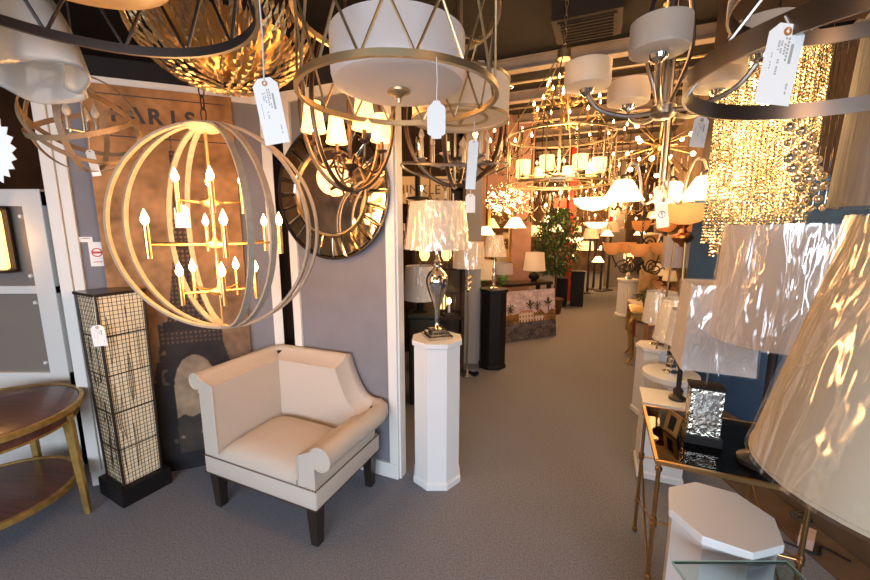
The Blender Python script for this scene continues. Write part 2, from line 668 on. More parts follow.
# far walls
struct('wall_back', MB().box((4, 14.0, CEIL / 2), (18, 0.1, CEIL)), M['tan'], flat=True)
struct('wall_reflected', MB().box((-3.75, -0.2, CEIL / 2), (0.1, 5.0, CEIL)), M['tan'], flat=True)  # added out of view so the round mirror reflects a warm surface
struct('wall_far_left', MB().box((-4.2, 6, CEIL / 2), (0.1, 18, CEIL)), M['darkwall'], flat=True)
struct('wall_far_right', MB().box((10.5, 6, CEIL / 2), (0.1, 18, CEIL)), M['darkwall'], flat=True)
wall_seg('wall_salmon', (0.60, 5.95), (1.6, 6.38), 0, CEIL, 0.08, M['salmon'])
wall_seg('wall_return', (1.6, 6.38), (1.55, 7.8), 0, CEIL, 0.08, M['tan'])
wall_seg('wall_alcove', (-1.2, 4.7), (0.28, 4.75), 0, CEIL, 0.06, M['darkwall'])
wall_seg('wall_far_shelf', (2.62, 3.6), (5.4, 9.5), 0, CEIL, 0.08, M['tan'], -1)
# shop front behind the camera: low sill, daylight window
struct('wall_front', MB().box((-0.5, -2.6, 0.2), (8, 0.12, 0.4)).box((-0.5, -2.6, 3.05), (8, 0.12, 0.5)).box((-4.1, -2.6, 1.6), (0.9, 0.12, 3.2)).box((2.6, -2.6, 1.6), (2.0, 0.12, 3.2)), M['wallgrey'], flat=True)
wf = MB()
for x in (-3.6, -1.9, -0.2, 1.55):
    wf.box((x, -2.58, 1.6), (0.07, 0.07, 2.4))
wf.box((-1.0, -2.58, 0.43), (5.2, 0.07, 0.06)).box((-1.0, -2.58, 2.78), (5.2, 0.07, 0.06))
struct('window_1', wf, M['white'], flat=True)

# column standing in the aisle and other posts
def post(name, px, py, w, m, ztop=CEIL, d=None):
    g = G(px, py)
    return struct(name, MB().box((g.x, g.y + w / 2, ztop / 2), (w, w, ztop), GA * 0), m, flat=True, bevel=0.004)


post('trim_40', 471, 364, 0.19, M['greige'])
post('trim_41', 615, 287, 0.34, M['greige'])

# ============================================================= PARIS POSTER
cx = B0 + BD * 0.58
PW, PH = 0.73, 2.36
pm = cx + Vector((BD.y, -BD.x, 0)) * 0.03
poster = thing('poster', 'tall vintage brown canvas of an iron tower lettered PARIS against the grey partition', 'poster', (pm.x, pm.y, 0.0), math.atan2(BD.y, BD.x))
MB().box((0, 0.0105, PH / 2), (PW, 0.018, PH)).build('stretcher', M['espresso'], poster, flat=True)


def paris(u, v):
    x = u - 0.54
    n1 = noise.noise(Vector((u * 5, v * 16, 1))) * 0.5 + noise.noise(Vector((u * 19, v * 60, 4))) * 0.3
    t = max(0, min(1, (v - 0.25) / 0.35))
    base = Vector((0.40, 0.20, 0.08)).lerp(Vector((0.075, 0.06, 0.052)), 1 - t)
    base *= 1 + 0.95 * n1
    if v > 0.9:
        base *= 0.9
    # silhouette of the tower
    hw = None
    if v > 0.86:
        hw = 0.006 if v < 0.92 else None
    elif v > 0.42:
        s = (0.86 - v) / 0.44
        hw = 0.018 + 0.15 * s ** 2.0
    elif v > 0.36:
        hw = 0.24
    elif v > 0.05:
        s = (0.36 - v) / 0.31
        hw = 0.24 + 0.22 * s
    dk = 0
    if hw and abs(x) < hw:
        dk = 0.85
        if v < 0.345:
            inner = 0.16 + 0.05 * (0.345 - v)
            yy = (v - 0.12) / 0.2
            if abs(x) < inner and (yy < 0 or (x / inner) ** 2 + (max(v - 0.24, 0) / 0.09) ** 2 < 1):
                dk = 0
                base = Vector((0.28, 0.2, 0.13)) * (1 + 0.8 * n1)
        q = math.sin(v * 260 + x * 90) * math.sin(v * 260 - x * 90)
        if dk and q > 0.35 and v > 0.36:
            dk = 0.45
    if 0.40 < v < 0.425 and abs(x) < 0.2:
        dk = 0.9
    if 0.62 < v < 0.635 and abs(x) < 0.075:
        dk = 0.9
    if v < 0.16 + 0.03 * noise.noise(Vector((u * 9, 0, 7))):
        dk = max(dk, 0.85)
    if n1 > 0.33 and v < 0.55:
        dk *= 0.4
    col_ = base * (1 - dk) + Vector((0.012, 0.012, 0.016)) * dk
    return tuple(max(0.004, a) for a in col_)


canvas('print', PW, PH, 130, 380, paris, poster, painted('poster_paint', 0.7, 0.3))
for ch, x in zip('PARIS', (-0.215, -0.125, -0.035, 0.055, 0.14)):
    text_mesh('letter', ch, 0.115, M['ink'], poster, Matrix.Translation((x, -0.003, 2.205)) @ UP, 0.0008, bold=0.004)
fr = MB()
for z in (2.31, 2.09):
    fr.box((0, -0.003, z), (PW * 0.9, 0.001, 0.006))
fr.build('ruled_line', M['ink'], poster, flat=True)

# ============================================================= WALL STICKERS
sx = B0 + BD * 0.17 + Vector((BD.y, -BD.x, 0)) * 0.003
st = thing('wall_card', 'small white card with a round red emblem on the grey partition beside the poster', 'card', (sx.x, sx.y, 1.43), math.atan2(BD.y, BD.x))
MB().box((0.01, 0, 0), (0.072, 0.002, 0.14)).build('card', M['paper'], st, flat=True)
MB().hoop(0.026, 0.0015, 0.006, 32, M=Matrix.Translation((0.01, -0.0018, 0.01)) @ UP).box((0.01, -0.0018, 0.01), (0.05, 0.001, 0.012)).build('emblem', M['redink'], st, flat=True)
MB().box((0.01, -0.0018, -0.045), (0.04, 0.001, 0.005)).build('printed_line', M['redink'], st, flat=True)
st = thing('wall_card', 'blank narrow white card just above the card with the red emblem', 'card', (sx.x - 0.03, sx.y - 0.012, 1.515), math.atan2(BD.y, BD.x))
MB().box((0, 0, 0), (0.06, 0.002, 0.03)).build('card', M['paper'], st, flat=True)
MB().box((0, -0.0018, 0.006), (0.04, 0.001, 0.005)).build('printed_line', M['greyink'], st, flat=True)

# ============================================================= WHITE DISPLAY BOARD (left)
db = thing('display_board', 'white panelled display board with grey insets at far left behind the round table', 'display board', (-2.86, 2.36, 0))
f = MB()
for x in (-0.46, 0.44):
    f.box((x, 0, 0.9), (0.12, 0.06, 1.8))
for z, hh in ((0.33, 0.66), (1.2, 0.05), (1.76, 0.10)):
    f.box((0, 0, z), (1.0, 0.058, hh))
f.build('frame', M['white'], db, flat=True, bevel=0.004)
f = MB().box((-0.3, 0, 1.84), (0.5, 0.09, 0.05)).box((-0.3, 0, 1.875), (0.56, 0.12, 0.03))
f.build('crown_moulding', M['white'], db, flat=True, bevel=0.006)
for z0, z1 in ((0.66, 1.175), (1.225, 1.71)):
    p = MB().box((-0.01, 0.005, (z0 + z1) / 2), (0.82, 0.02, z1 - z0)).build('inset_panel', M['acrylic'], db, flat=True)
    for x in (-0.36, 0.34):
        for z in (z0 + 0.06, z1 - 0.06):
            MB().lathe([(0.0, 0.008), (0.01, 0.008), (0.013, 0.0)], 12, M=Matrix.Translation((x, -0.006, z)) @ Matrix.Rotation(PI / 2, 4, 'X')).build('button', M['white'], p)
fl = MB().box((0.53, 0.02, 0.88), (0.035, 0.05, 1.76))
fl.build('edge_board', M['white'], db, flat=True, bevel=0.003)
wl = thing('wall_lamp', 'lit rectangular sconce with a dark frame on the white display board', 'wall lamp', (-2.66, 2.325, 1.51))
sf = MB()
for z in (-0.19, 0.19):
    sf.box((0, -0.03, z), (0.19, 0.07, 0.016))
for x in (-0.088,):
    sf.box((x, -0.03, 0), (0.012, 0.06, 0.38))
sf.box((0, 0.0, 0), (0.19, 0.012, 0.38))
sf.build('frame', M['blackmetal'], wl, flat=True)
MB().bbox((0, -0.035, 0), (0.16, 0.05, 0.36), 0.02).build('glass_shade', M['shadelit'], wl)
light('sconce_light', (-2.66, 2.2, 1.51), 2.5)

# ============================================================= SHOJI LAMP
ga = math.radians(62)
fl_ = thing('floor_lamp', 'tall square paper floor lamp with dark woven lattice on a black plinth', 'floor lamp', (-1.835, 2.115, 0), ga)
MB().box((0, 0, 0.055), (0.26, 0.28, 0.11)).build('plinth', M['black'], fl_, flat=True, bevel=0.004)
Lw = MB()
w0, w1, z0, z1 = 0.098, 0.112, 0.11, 1.22
MB().box((0, 0, (z0 + z1) / 2), (2 * w0 - 0.01, 2 * w0 - 0.01, z1 - z0), taper=w1 / w0).build('paper_shade', shade_mat('rice_paper', (0.85, 0.76, 0.56), 0.05, glow=(1, 0.7, 0.4), gs=0.16), fl_, flat=True)  # faint glow added to brighten the paper faces


def wz(z):
    return w0 + (w1 - w0) * (z - z0) / (z1 - z0)


for s, t in ((-1, -1), (1, -1), (1, 1), (-1, 1)):
    Lw.tube([(s * wz(z0), t * wz(z0), z0), (s * wz(z1), t * wz(z1), z1)], 0.007, 6)
Lw.build('corner_post', M['espresso'], fl_)
lat = MB()
for ang in range(4):
    R_ = Matrix.Rotation(ang * PI / 2, 4, 'Z')
    nv = 11
    for i in range(nv):
        x = (i + 0.5) / nv * 2 - 1 + random.uniform(-0.03, 0.03)
        lat.tube([(x * wz(z0) * 0.97, -wz(z0) - 0.0005, z0), (x * wz(z1) * 0.97, -wz(z1) - 0.0005, z1)], 0.0017, 3, M=R_)
    nh = 46
    for i in range(nh):
        z = z0 + (i + 0.5) / nh * (z1 - z0)
        lat.tube([(-wz(z), -wz(z) - 0.001, z + random.uniform(-0.003, 0.003)), (wz(z), -wz(z) - 0.001, z + random.uniform(-0.003, 0.003))], 0.0016, 3, M=R_)
    for i in range(1, 5):
        z = z0 + i / 5 * (z1 - z0)
        lat.tube([(-wz(z), -wz(z) - 0.002, z), (wz(z), -wz(z) - 0.002, z)], 0.0035, 4, M=R_)
    for i in range(9):
        x = random.uniform(-0.8, 0.8)
        za = random.uniform(z0, z1 - 0.3)
        lat.tube(smooth_path([(x * wz(za), -wz(za) - 0.002, za), ((x + random.uniform(-.15, .15)) * wz(za), -wz(za + .1) - 0.002, za + 0.12), (x * wz(za), -wz(za + .25) - 0.002, za + 0.27)], 4), 0.0018, 3, M=R_)
lat.build('lattice', M['espresso'], fl_)
MB().box((0, 0, z1 + 0.008), (0.245, 0.245, 0.016)).build('top_cap', M['espresso'], fl_, flat=True)

# ============================================================= ROUND TABLE
rt = thing('side_table', 'round two-tier mahogany side table with gilt legs at the left edge', 'table', (-2.31, 1.775, 0), -0.1)
MB().lathe([(0, 0.625), (0.385, 0.625), (0.392, 0.632), (0.392, 0.645), (0.38, 0.651), (0, 0.651)], 64).build('tabletop', M['woodtop'], rt)
MB().hoop(0.408, 0.03, 0.018, 72, c=(0, 0, 0.637)).build('gilt_edge', M['giltwood'], rt)
MB().hoop(0.372, 0.05, 0.02, 72, c=(0, 0, 0.598)).build('apron', M['woodtop'], rt)
MB().hoop(0.378, 0.012, 0.02, 72, c=(0, 0, 0.566)).build('apron_bead', M['giltwood'], rt)
MB().lathe([(0, 0.19), (0.325, 0.19), (0.325, 0.21), (0, 0.21)], 64).build('shelf', M['woodtop'], rt)
MB().hoop(0.345, 0.03, 0.022, 72, c=(0, 0, 0.2)).build('shelf_edge', M['giltwood'], rt)
for a in (25, 115, 205, 295):
    a = math.radians(a)
    Mx = Matrix.Rotation(a, 4, 'Z')
    MB().add([(0.345, -0.021, 0.6), (0.385, -0.021, 0.6), (0.385, 0.021, 0.6), (0.345, 0.021, 0.6), (0.375, -0.012, 0), (0.402, -0.012, 0), (0.402, 0.012, 0), (0.375, 0.012, 0)], [(0, 1, 2, 3), (7, 6, 5, 4), (0, 4, 5, 1), (1, 5, 6, 2), (2, 6, 7, 3), (3, 7, 4, 0)], Mx).build('leg', M['giltwood'], rt, flat=True, bevel=0.004)

# ============================================================= CORNER CHAIR
ch = thing('armchair', 'cream upholstered corner armchair with one low rolled arm and nailhead trim', 'armchair', (-0.915, 1.82, 0), GA)
# local frame: x along the front, y to the back
X0, X1, Y0, Y1 = -0.40, 0.385, -0.03, 0.55
for x, y in ((X0 + 0.045, Y0 + 0.045), (X1 - 0.045, Y0 + 0.045), (X1 - 0.045, Y1 - 0.05), (X0 + 0.045, Y1 - 0.05)):
    MB().box((x, y, 0.115), (0.045, 0.045, 0.23), taper=1.45).build('leg', M['espresso'], ch, flat=True, bevel=0.003)
MB().bbox(((X0 + X1) / 2, (Y0 + Y1) / 2, 0.275), (X1 - X0, Y1 - Y0, 0.11), 0.012).build('seat_rail', M['fabric'], ch)
# seat cushion with a crowned top
sm = MB()
nx, ny = 22, 18
sx0, sx1, sy0, sy1 = X0 + 0.11, X1 - 0.12, Y0 + 0.004, Y1 - 0.13
vs, fs = [], []
for j in range(ny + 1):
    for i in range(nx + 1):
        u, v = i / nx * 2 - 1, j / ny * 2 - 1
        e = (1 - abs(u) ** 5) * (1 - abs(v) ** 5)
        vs.append((sx0 + (sx1 - sx0) * i / nx, sy0 + (sy1 - sy0) * j / ny, 0.355 + 0.06 * e ** 0.5 + 0.02 * (1 - u * u) * (1 - v * v)))
for j in range(ny):
    for i in range(nx):
        a = j * (nx + 1) + i
        fs.append((a, a + 1, a + nx + 2, a + nx + 1))
b0 = len(vs)
rim = [i for i in range(nx + 1)] + [(j * (nx + 1) + nx) for j in range(1, ny + 1)] + [ny * (nx + 1) + i for i in range(nx - 1, -1, -1)] + [j * (nx + 1) for j in range(ny - 1, 0, -1)]
for r in rim:
    vs.append((vs[r][0], vs[r][1], 0.325))
for q in range(len(rim)):
    r2 = (q + 1) % len(rim)
    fs.append((rim[r2], rim[q], b0 + q, b0 + r2))
fs.append(tuple(b0 + q for q in range(len(rim) - 1, -1, -1)))
sm.add(vs, fs).build('seat_cushion', M['fabric'], ch)


def roll_profile(h, th, out, scroll):
    # cross-section in (offset outwards, z): straight inside, scroll rolling outwards
    pts = [(-th, 0.325), (-th, h - scroll * 1.2)]
    cxo, cz = out - scroll * 0.2, h - scroll
    a0, a1 = math.radians(155), math.radians(-125)
    for i in range(15):
        a = a0 + (a1 - a0) * i / 14
        pts.append((cxo + scroll * math.cos(a), cz + scroll * math.sin(a)))
    pts += [(0.0, h - 2.3 * scroll), (0.0, 0.325)]
    return pts


# sweep of the shell round three sides: left side, back, right arm.  Each station: position, outward normal, height
stations = []


def stn(x, y, nx_, ny_, h, th=0.11, out=0.03, sc_=0.045):
    stations.append((Vector((x, y, 0)), Vector((nx_, ny_, 0)).normalized(), h, th, out, sc_))


for i in range(7):
    t = i / 6
    stn(X0 + 0.005, Y0 + 0.006 + t * (Y1 - Y0 - 0.07), -1, 0, 0.80 - 0.0 * t)
for a in (25, 45, 65):
    r = math.radians(a)
    stn(X0 + 0.055 - 0.05 * math.cos(r), Y1 - 0.055 + 0.05 * math.sin(r), -math.cos(r), math.sin(r), 0.80, 0.11)
for i in range(8):
    t = i / 7
    stn(X0 + 0.06 + t * 0.50, Y1 - 0.005, 0, 1, 0.80 + 0.005 * t)
bk = [s for s in stations]
# concave wing from the back down to the low arm, then the arm itself
desc = []
for i in range(13):
    t = i / 12
    h = 0.545 + 0.26 * (1 - t) ** 2.3
    desc.append((Vector((X0 + 0.56 + 0.19 * t, Y1 - 0.005, 0)), Vector((0, 1, 0)), h, 0.11, 0.03, 0.045 + 0.005 * t))
for a in (70, 45, 20):
    r = math.radians(a)
    desc.append((Vector((X1 - 0.055 + 0.05 * math.cos(r), Y1 - 0.055 + 0.05 * math.sin(r), 0)), Vector((math.cos(r), math.sin(r), 0)), 0.545, 0.10, 0.045, 0.052))
for i in range(0, 9):
    t = i / 8
    desc.append((Vector((X1 - 0.005, (Y1 - 0.07) * (1 - t) + (Y0 + 0.006) * t, 0)), Vector((1, 0, 0)), 0.545 + 0.02 * t, 0.10, 0.05, 0.054 + 0.006 * t))


def sweep(sts, name):
    mb = MB()
    vs, fs = [], []
    m = None
    for p, nrm, h, th, out, s_ in sts:
        pr = roll_profile(h, th, out, s_)
        m = len(pr)
        for o_, z in pr:
            q = p + nrm * o_
            vs.append((q.x, q.y, z))
    for i in range(len(sts) - 1):
        for j in range(m):
            jj = (j + 1) % m
            fs.append((i * m + j, i * m + jj, (i + 1) * m + jj, (i + 1) * m + j))
    fs.append(tuple(range(m - 1, -1, -1)))
    fs.append(tuple(range((len(sts) - 1) * m, len(sts) * m)))
    mb.add(vs, fs)
    return mb.build(name, M['fabric'], ch)


sweep(bk, 'backrest')
sweep(desc, 'armrest')
# piping along the front faces and nailheads in two rows
for sts, nm in ((bk, 0), (desc, -1)):
    p, nrm, h, th, out, s_ = sts[nm]
    pr = roll_profile(h, th, out, s_)
    off = -0.002
    pp = MB().tube([(p.x + nrm.x * o_, p.y + off, z) for o_, z in pr[:-1]], 0.004, 6)
    pp.build('piping', M['fabric'], ch)
for z in (0.332, 0.226):
    nh = MB()
    for i in range(60):
        t = i / 59
        nh.ball((X0 + t * (X1 - X0), Y0 - 0.002, z), 0.0045, 6)
    for i in range(44):
        t = i / 43
        nh.ball((X1 + 0.002, Y0 + t * (Y1 - Y0), z), 0.0045, 6)
        nh.ball((X0 - 0.002, Y0 + t * (Y1 - Y0), z), 0.0045, 6)
    nh.build('nailhead_trim', M['nail'], ch)

# ============================================================= WHITE PEDESTALS
def octped(name, label, loc, R, H_, m, cat='pedestal', n=8, ph=None, group=None):
    ph = PI / 8 if ph is None else ph
    t = thing(name, label, cat, loc, 0, group)
    MB().lathe([(R, 0.012), (R, H_ - 0.03)], n, ph=ph).build('shaft', m, t, flat=True)
    MB().lathe([(R + 0.012, 0), (R + 0.012, 0.035), (R + 0.002, 0.045)], n, ph=ph).build('base', m, t, flat=True)
    MB().lathe([(R + 0.002, H_ - 0.035), (R + 0.012, H_ - 0.028), (R + 0.012, H_)], n, ph=ph).build('top', m, t, flat=True, bevel=0.002)
    return t


octped('pedestal', 'tall white octagonal pedestal under the silver urn lamp', (0.012, 2.235, 0), 0.148, 0.925, M['pedwhite'])
octped('pedestal', 'white octagonal pedestal with an empty top in the right foreground', (0.915, 1.085, 0), 0.142, 0.68, M['pedwhite'], ph=PI / 8 + 0.25)
octped('pedestal', 'black octagonal pedestal under the small crystal lamp near the painting', (0.66, 4.22, 0), 0.15, 0.91, M['black'])
octped('pedestal', 'low white pedestal behind the brass glass table', (1.465, 2.29, 0), 0.17, 0.51, M['pedwhite'], n=4, ph=PI / 4 + GA)
fp = thing('pedestal', 'round fluted cream pedestal under the stacked chrome lamp', 'pedestal', (1.74, 2.67, 0))
prof = MB()
nf = 72
rings = []
vs, fs = [], []
for z in (0.04, 0.48):
    for k in range(nf * 2):
        a = PI * k / nf
        r = 0.165 if k % 4 < 2 else 0.157
        vs.append((r * math.cos(a), r * math.sin(a), z))
for k in range(nf * 2):
    q = (k + 1) % (nf * 2)
    fs.append((k, q, q + nf * 2, k + nf * 2))
prof.add(vs, fs).build('fluted_shaft', M['pedwhite'], fp, flat=True)
MB().lathe([(0.185, 0), (0.185, 0.03), (0.168, 0.045)], 48).build('base', M['pedwhite'], fp)
MB().lathe([(0.168, 0.475), (0.185, 0.49), (0.185, 0.525), (0.18, 0.53)], 48).build('top', M['pedwhite'], fp)

# ============================================================= LAMP BUILDING BLOCKS
def lampshade(parent, z0, h, rb, rt_, m=None, wrap=True, n=48, ph=0.0, c=(0, 0), rimmat=None, name='shade', wrapmat=None):
    m = m or M['shade']
    s = MB().shell([(rb, z0), (rt_, z0 + h)], 0.003, n, (c[0], c[1], 0), ph=ph).build(name, m, parent, flat=(n < 9))
    if n > 8:
        for rq, zq in ((rb, z0 + 0.004), (rt_, z0 + h - 0.004)):
            MB().hoop(rq + 0.001, 0.008, 0.004, n, c=(c[0], c[1], zq)).build('trim_band', rimmat or m, s)
    sp = MB()
    for a in (0.4, 0.4 + 2 * PI / 3, 0.4 + 4 * PI / 3):
        sp.tube([(c[0], c[1], z0 + h - 0.03), (c[0] + rt_ * 0.98 * math.cos(a), c[1] + rt_ * 0.98 * math.sin(a), z0 + h - 0.008)], 0.0015, 5)
    sp.build('spider', M['nickel'], s)
    if wrap:
        w = MB()
        nn, mm = 72, 18
        vs, fs = [], []
        sd = random.uniform(0, 50)
        for j in range(mm + 1):
            t = j / mm
            for k in range(nn):
                a = 2 * PI * k / nn
                r = rb + (rt_ - rb) * t
                if n < 9:
                    b_ = PI / n
                    aa = (a - ph) % (2 * b_) - b_
                    r = r * math.cos(b_) / math.cos(aa)
                q = noise.noise(Vector((math.cos(a) * 6 + t * 3, math.sin(a) * 6, t * 3 + sd)))
                r += 0.006 + 0.006 * abs(q) + 0.003 * noise.noise(Vector((math.cos(a) * 15, math.sin(a) * 15 + t * 4, sd)))
                vs.append((c[0] + r * math.cos(a), c[1] + r * math.sin(a), z0 - 0.004 + (h + 0.008) * t))
        for j in range(mm):
            for k in range(nn):
                fs.append((j * nn + k, j * nn + (k + 1) % nn, (j + 1) * nn + (k + 1) % nn, (j + 1) * nn + k))
        w.add(vs, fs).build('plastic_wrap', wrapmat or M['film'], s)
    return s


def finial(parent, z, m=None, c=(0, 0), s=1.0):
    MB().lathe([(0.0001, 0.03 * s), (0.006 * s, 0.024 * s), (0.004 * s, 0.014 * s), (0.009 * s, 0.008 * s), (0.003 * s, 0.0), (0.0001, -0.002)], 16, (c[0], c[1], z)).build('finial', m or M['nickel'], parent)


def table_lamp(label, loc, body, bodym, zs, hs, rb, rt_, shm=None, wrap=True, rz=0, n=16, name='table_lamp', ph=0, sn=48, cat='table lamp', group=None, basem=None, base=None, rimmat=None):
    t = thing(name, label, cat, loc, rz, group)
    MB().lathe(body, n, ph=ph).build('body', bodym, t, flat=(n < 9))
    if base:
        MB().lathe(base, n, ph=ph).build('base', basem or bodym, t, flat=(n < 9))
    top = body[-1][1]
    MB().tube([(0, 0, top - 0.005), (0, 0, zs + hs + 0.005)], 0.005, 8).build('neck', M['nickel'], t)
    lampshade(t, zs, hs, rb, rt_, shm, wrap, n=sn, rimmat=rimmat, ph=PI / 4 if sn == 4 else 0)
    finial(t, zs + hs + 0.002)
    return t


def candle(parent, x, y, z, h=0.1, r=0.009, m=None, lit=True, cup=0.02, bm=None, s=1.0):
    a = MB().lathe([(r, 0), (r, h)], 12, (x, y, z))
    if cup:
        a.lathe([(0.004, -0.015), (cup, -0.004), (cup * 1.05, 0.0), (r, 0.002)], 14, (x, y, z))
    sl = a.build('candle_sleeve', m or M['gold'], parent)
    b = MB().lathe([(0.006 * s, 0), (0.013 * s, 0.012 * s), (0.014 * s, 0.022 * s), (0.008 * s, 0.04 * s), (0.0005, 0.058 * s)], 12, (x, y, z + h))
    b.build('bulb', bm or (M['bulb'] if lit else M['frost']), sl)
    return sl


def canopy_rod(parent, x, y, z, ztop, m, r=0.006, chain=False, cr=0.06):
    a = MB()
    if chain:
        n = max(2, int((ztop - z) / 0.045))
        st_ = (ztop - z) / n
        for i in range(n):
            Mx = Matrix.Translation((x, y, z + (i + 0.5) * st_)) @ Matrix.Rotation((i % 2) * PI / 2, 4, 'Z') @ Matrix.Rotation(PI / 2, 4, 'X')
            a.tube([(0.011 * math.cos(k * PI / 5), st_ * 0.62 * math.sin(k * PI / 5), 0) for k in range(10)], 0.0028, 5, closed=True, M=Mx)
        a.build('chain', m, parent)
    else:
        a.tube([(x, y, z), (x, y, ztop)], r, 8).build('rod', m, parent)
    MB().lathe([(0.012, -0.035), (cr * 0.6, -0.03), (cr, -0.008), (cr, 0.0)], 24, (x, y, ztop)).build('canopy', m, parent)


def price_tag(label, top, w, h, up, rz=0.0, tilt=0.0, marks=1, ring=True, strw=0.0012, chamfer=0.25, name='price_tag', m=None, group=None):
    t = thing(name, label, 'tag', tuple(top), rz, group)
    c = w * chamfer
    R_ = Matrix.Rotation(tilt, 4, 'Y')
    pts = [(-w / 2, -h), (w / 2, -h), (w / 2, -c), (w / 2 - c, 0), (-w / 2 + c, 0), (-w / 2, -c)]
    cdd = MB().prism(pts, 0.0008, R_ @ UP).build('card', m or M['paper'], t, flat=True)
    if ring:
        MB().hoop(w * 0.11, 0.002, w * 0.06, 20, M=R_ @ Matrix.Translation((0, -0.001, -w * 0.2)) @ UP).build('eyelet', M['brass'], t)
    u = Vector(up) - Vector(top)
    u = Matrix.Rotation(-rz, 3, 'Z') @ u
    hole = R_ @ Vector((0, -0.002, -w * 0.15))
    MB().tube([tuple(hole), tuple(hole * 0.5 + u * 0.5 + Vector((0.002, 0, 0))), tuple(u)], strw, 5).build('string', M['string'], t)
    if marks:
        a = MB()
        rr = random.Random(int(w * 1e5))
        a.box((w * 0.22, -0.0012, -h * 0.36), (w * 0.07, 0.0006, h * 0.24), M=R_)
        for x, l, z in ((0.10, 0.3, 0.33), (0.02, 0.26, 0.31), (-0.08, 0.16, 0.3), (-0.16, 0.12, 0.28), (-0.1, 0.2, 0.55), (0.3, 0.14, 0.8), (-0.3, 0.24, 0.5)):
            n = 7
            for k in range(n):
                if rr.random() < 0.8:
                    a.box((w * x, -0.0012, -h * (z - l / 2 + l * k / n)), (w * (0.045 if x > -0.2 else 0.02), 0.0006, h * l / n * 0.6), M=R_)
        a.build('print', M['greyink'], t, flat=True)
    return t


# ============================================================= URN LAMP ON PEDESTAL
P0 = (0.012, 2.235, 0.925)
t = thing('table_lamp', 'tall silver mercury glass urn lamp with wrapped shade on the tall white pedestal', 'table lamp', P0, GA * 0)
b = MB()
for w_, z, hh in ((0.15, 0.011, 0.022), (0.125, 0.029, 0.014), (0.085, 0.045, 0.02)):
    b.box((0, 0, z), (w_, w_, hh), 0.35)
b.build('stepped_base', M['mercury'], t, flat=True, bevel=0.002)
prof = [(0.03, 0.052), (0.018, 0.065), (0.013, 0.09), (0.014, 0.15), (0.02, 0.19), (0.036, 0.235), (0.056, 0.29), (0.066, 0.335), (0.064, 0.365), (0.05, 0.395), (0.028, 0.415), (0.02, 0.425), (0.027, 0.433), (0.027, 0.442), (0.018, 0.452), (0.022, 0.462), (0.012, 0.475), (0.012, 0.52)]
MB().lathe([(r, z) for r, z in prof], 40).build('urn_body', M['mercury'], t)
MB().tube([(0, 0, 0.5), (0, 0, 0.81)], 0.004, 8).build('neck', M['nickel'], t)
lampshade(t, 0.535, 0.265, 0.187, 0.156, M['shadewarm'], True)
finial(t, 0.812)

# ============================================================= ORB CHANDELIER
oc = W(214, 229, 1.6)
R = 0.43
ob = thing('orb_chandelier', 'big lit globe chandelier of interlocking pale hoops over the armchair', 'chandelier', tuple(oc))
for i, a in enumerate((4, 172, 146, 135)):
    Mx = Matrix.Rotation(math.radians(a), 4, 'Z') @ Matrix.Rotation(PI / 2, 4, 'X')
    MB().hoop(R - 0.003 * i, 0.022, 0.010, 110, M=Mx).build('hoop', M['orb'], ob)
MB().lathe([(0.0, R - 0.045), (0.05, R - 0.04), (0.075, R - 0.022), (0.07, R - 0.014), (0, R - 0.01)], 32).build('top_hub', M['orb'], ob)
MB().tube([(0, 0, R - 0.01), (0, 0, -R + 0.004)], 0.006, 10).build('centre_rod', M['gold'], ob)
for zc, rr, n, a0 in ((0.11, 0.118, 4, 0.55), (-0.06, 0.265, 6, 0.12), (-0.26, 0.145, 5, 0.3)):
    ti = MB().lathe([(0.004, -0.022), (0.03, -0.016), (0.046, -0.004), (0.046, 0.0), (0.012, 0.012), (0.006, 0.03)], 24, (0, 0, zc)).build('tier_hub', M['gold'], ob)
    for k in range(n):
        a = a0 + 2 * PI * k / n
        x, y = rr * math.cos(a), rr * math.sin(a)
        MB().tube([(0.02 * math.cos(a), 0.02 * math.sin(a), zc - 0.004), (x, y, zc + 0.004)], 0.0045, 8).build('arm', M['gold'], ob)
        candle(ob, x, y, zc - 0.045, 0.12, 0.0095, M['gold'], cup=0)
canopy_rod(ob, 0, 0, R, CEIL - oc.z, M['blackmetal'], chain=True)
for dz in (0.2, -0.02, -0.2):
    light('orb_light', (oc.x, oc.y - 0.03, oc.z + dz), 11, size=0.12)
up = oc + Vector((-0.09, -0.055, 0.108))
price_tag('small warm-lit price tag hanging inside the big globe chandelier', hang(up, 205), 0.055, 0.09, up, 0.2, marks=0)

# ============================================================= CENTRE DRUM LAMP
dc = (-0.105, 1.178, 1.95)
dl = thing('drum_pendant', 'white glass drum light caged in champagne hoops and slanted rods at top centre', 'ceiling light', dc)
R = 0.287
MB().hoop(R, 0.016, 0.012, 100, c=(0, 0, 0.006)).build('hoop', M['champagne'], dl)
MB().hoop(R, 0.016, 0.012, 100, c=(0, 0, 0.215)).build('hoop', M['champagne'], dl)
n = 14
for k in range(n):
    a0 = 2 * PI * k / n
    for d in (1, -1):
        a1 = a0 + d * 2 * PI / n * 0.8
        r_ = R - 0.008 - (0.006 if d > 0 else 0)
        MB().tube([(r_ * math.cos(a0), r_ * math.sin(a0), 0.008), (r_ * math.cos(a1), r_ * math.sin(a1), 0.213)], 0.0035, 6).build('rod', M['champagne'], dl)
MB().lathe([(0.0, 0.022), (0.10, 0.022), (0.16, 0.026), (0.184, 0.036), (0.189, 0.055), (0.190, 0.075), (0.190, 0.155), (0.19, 0.16), (0, 0.162)], 64).build('glass_diffuser', M['diff'], dl)
MB().lathe([(0.0, -0.012), (0.007, -0.012), (0.009, -0.002), (0.006, 0.002), (0.012, 0.006), (0.02, 0.012), (0.033, 0.016), (0.034, 0.022), (0, 0.024)], 24).build('finial', M['champagne'], dl)
cr = MB()
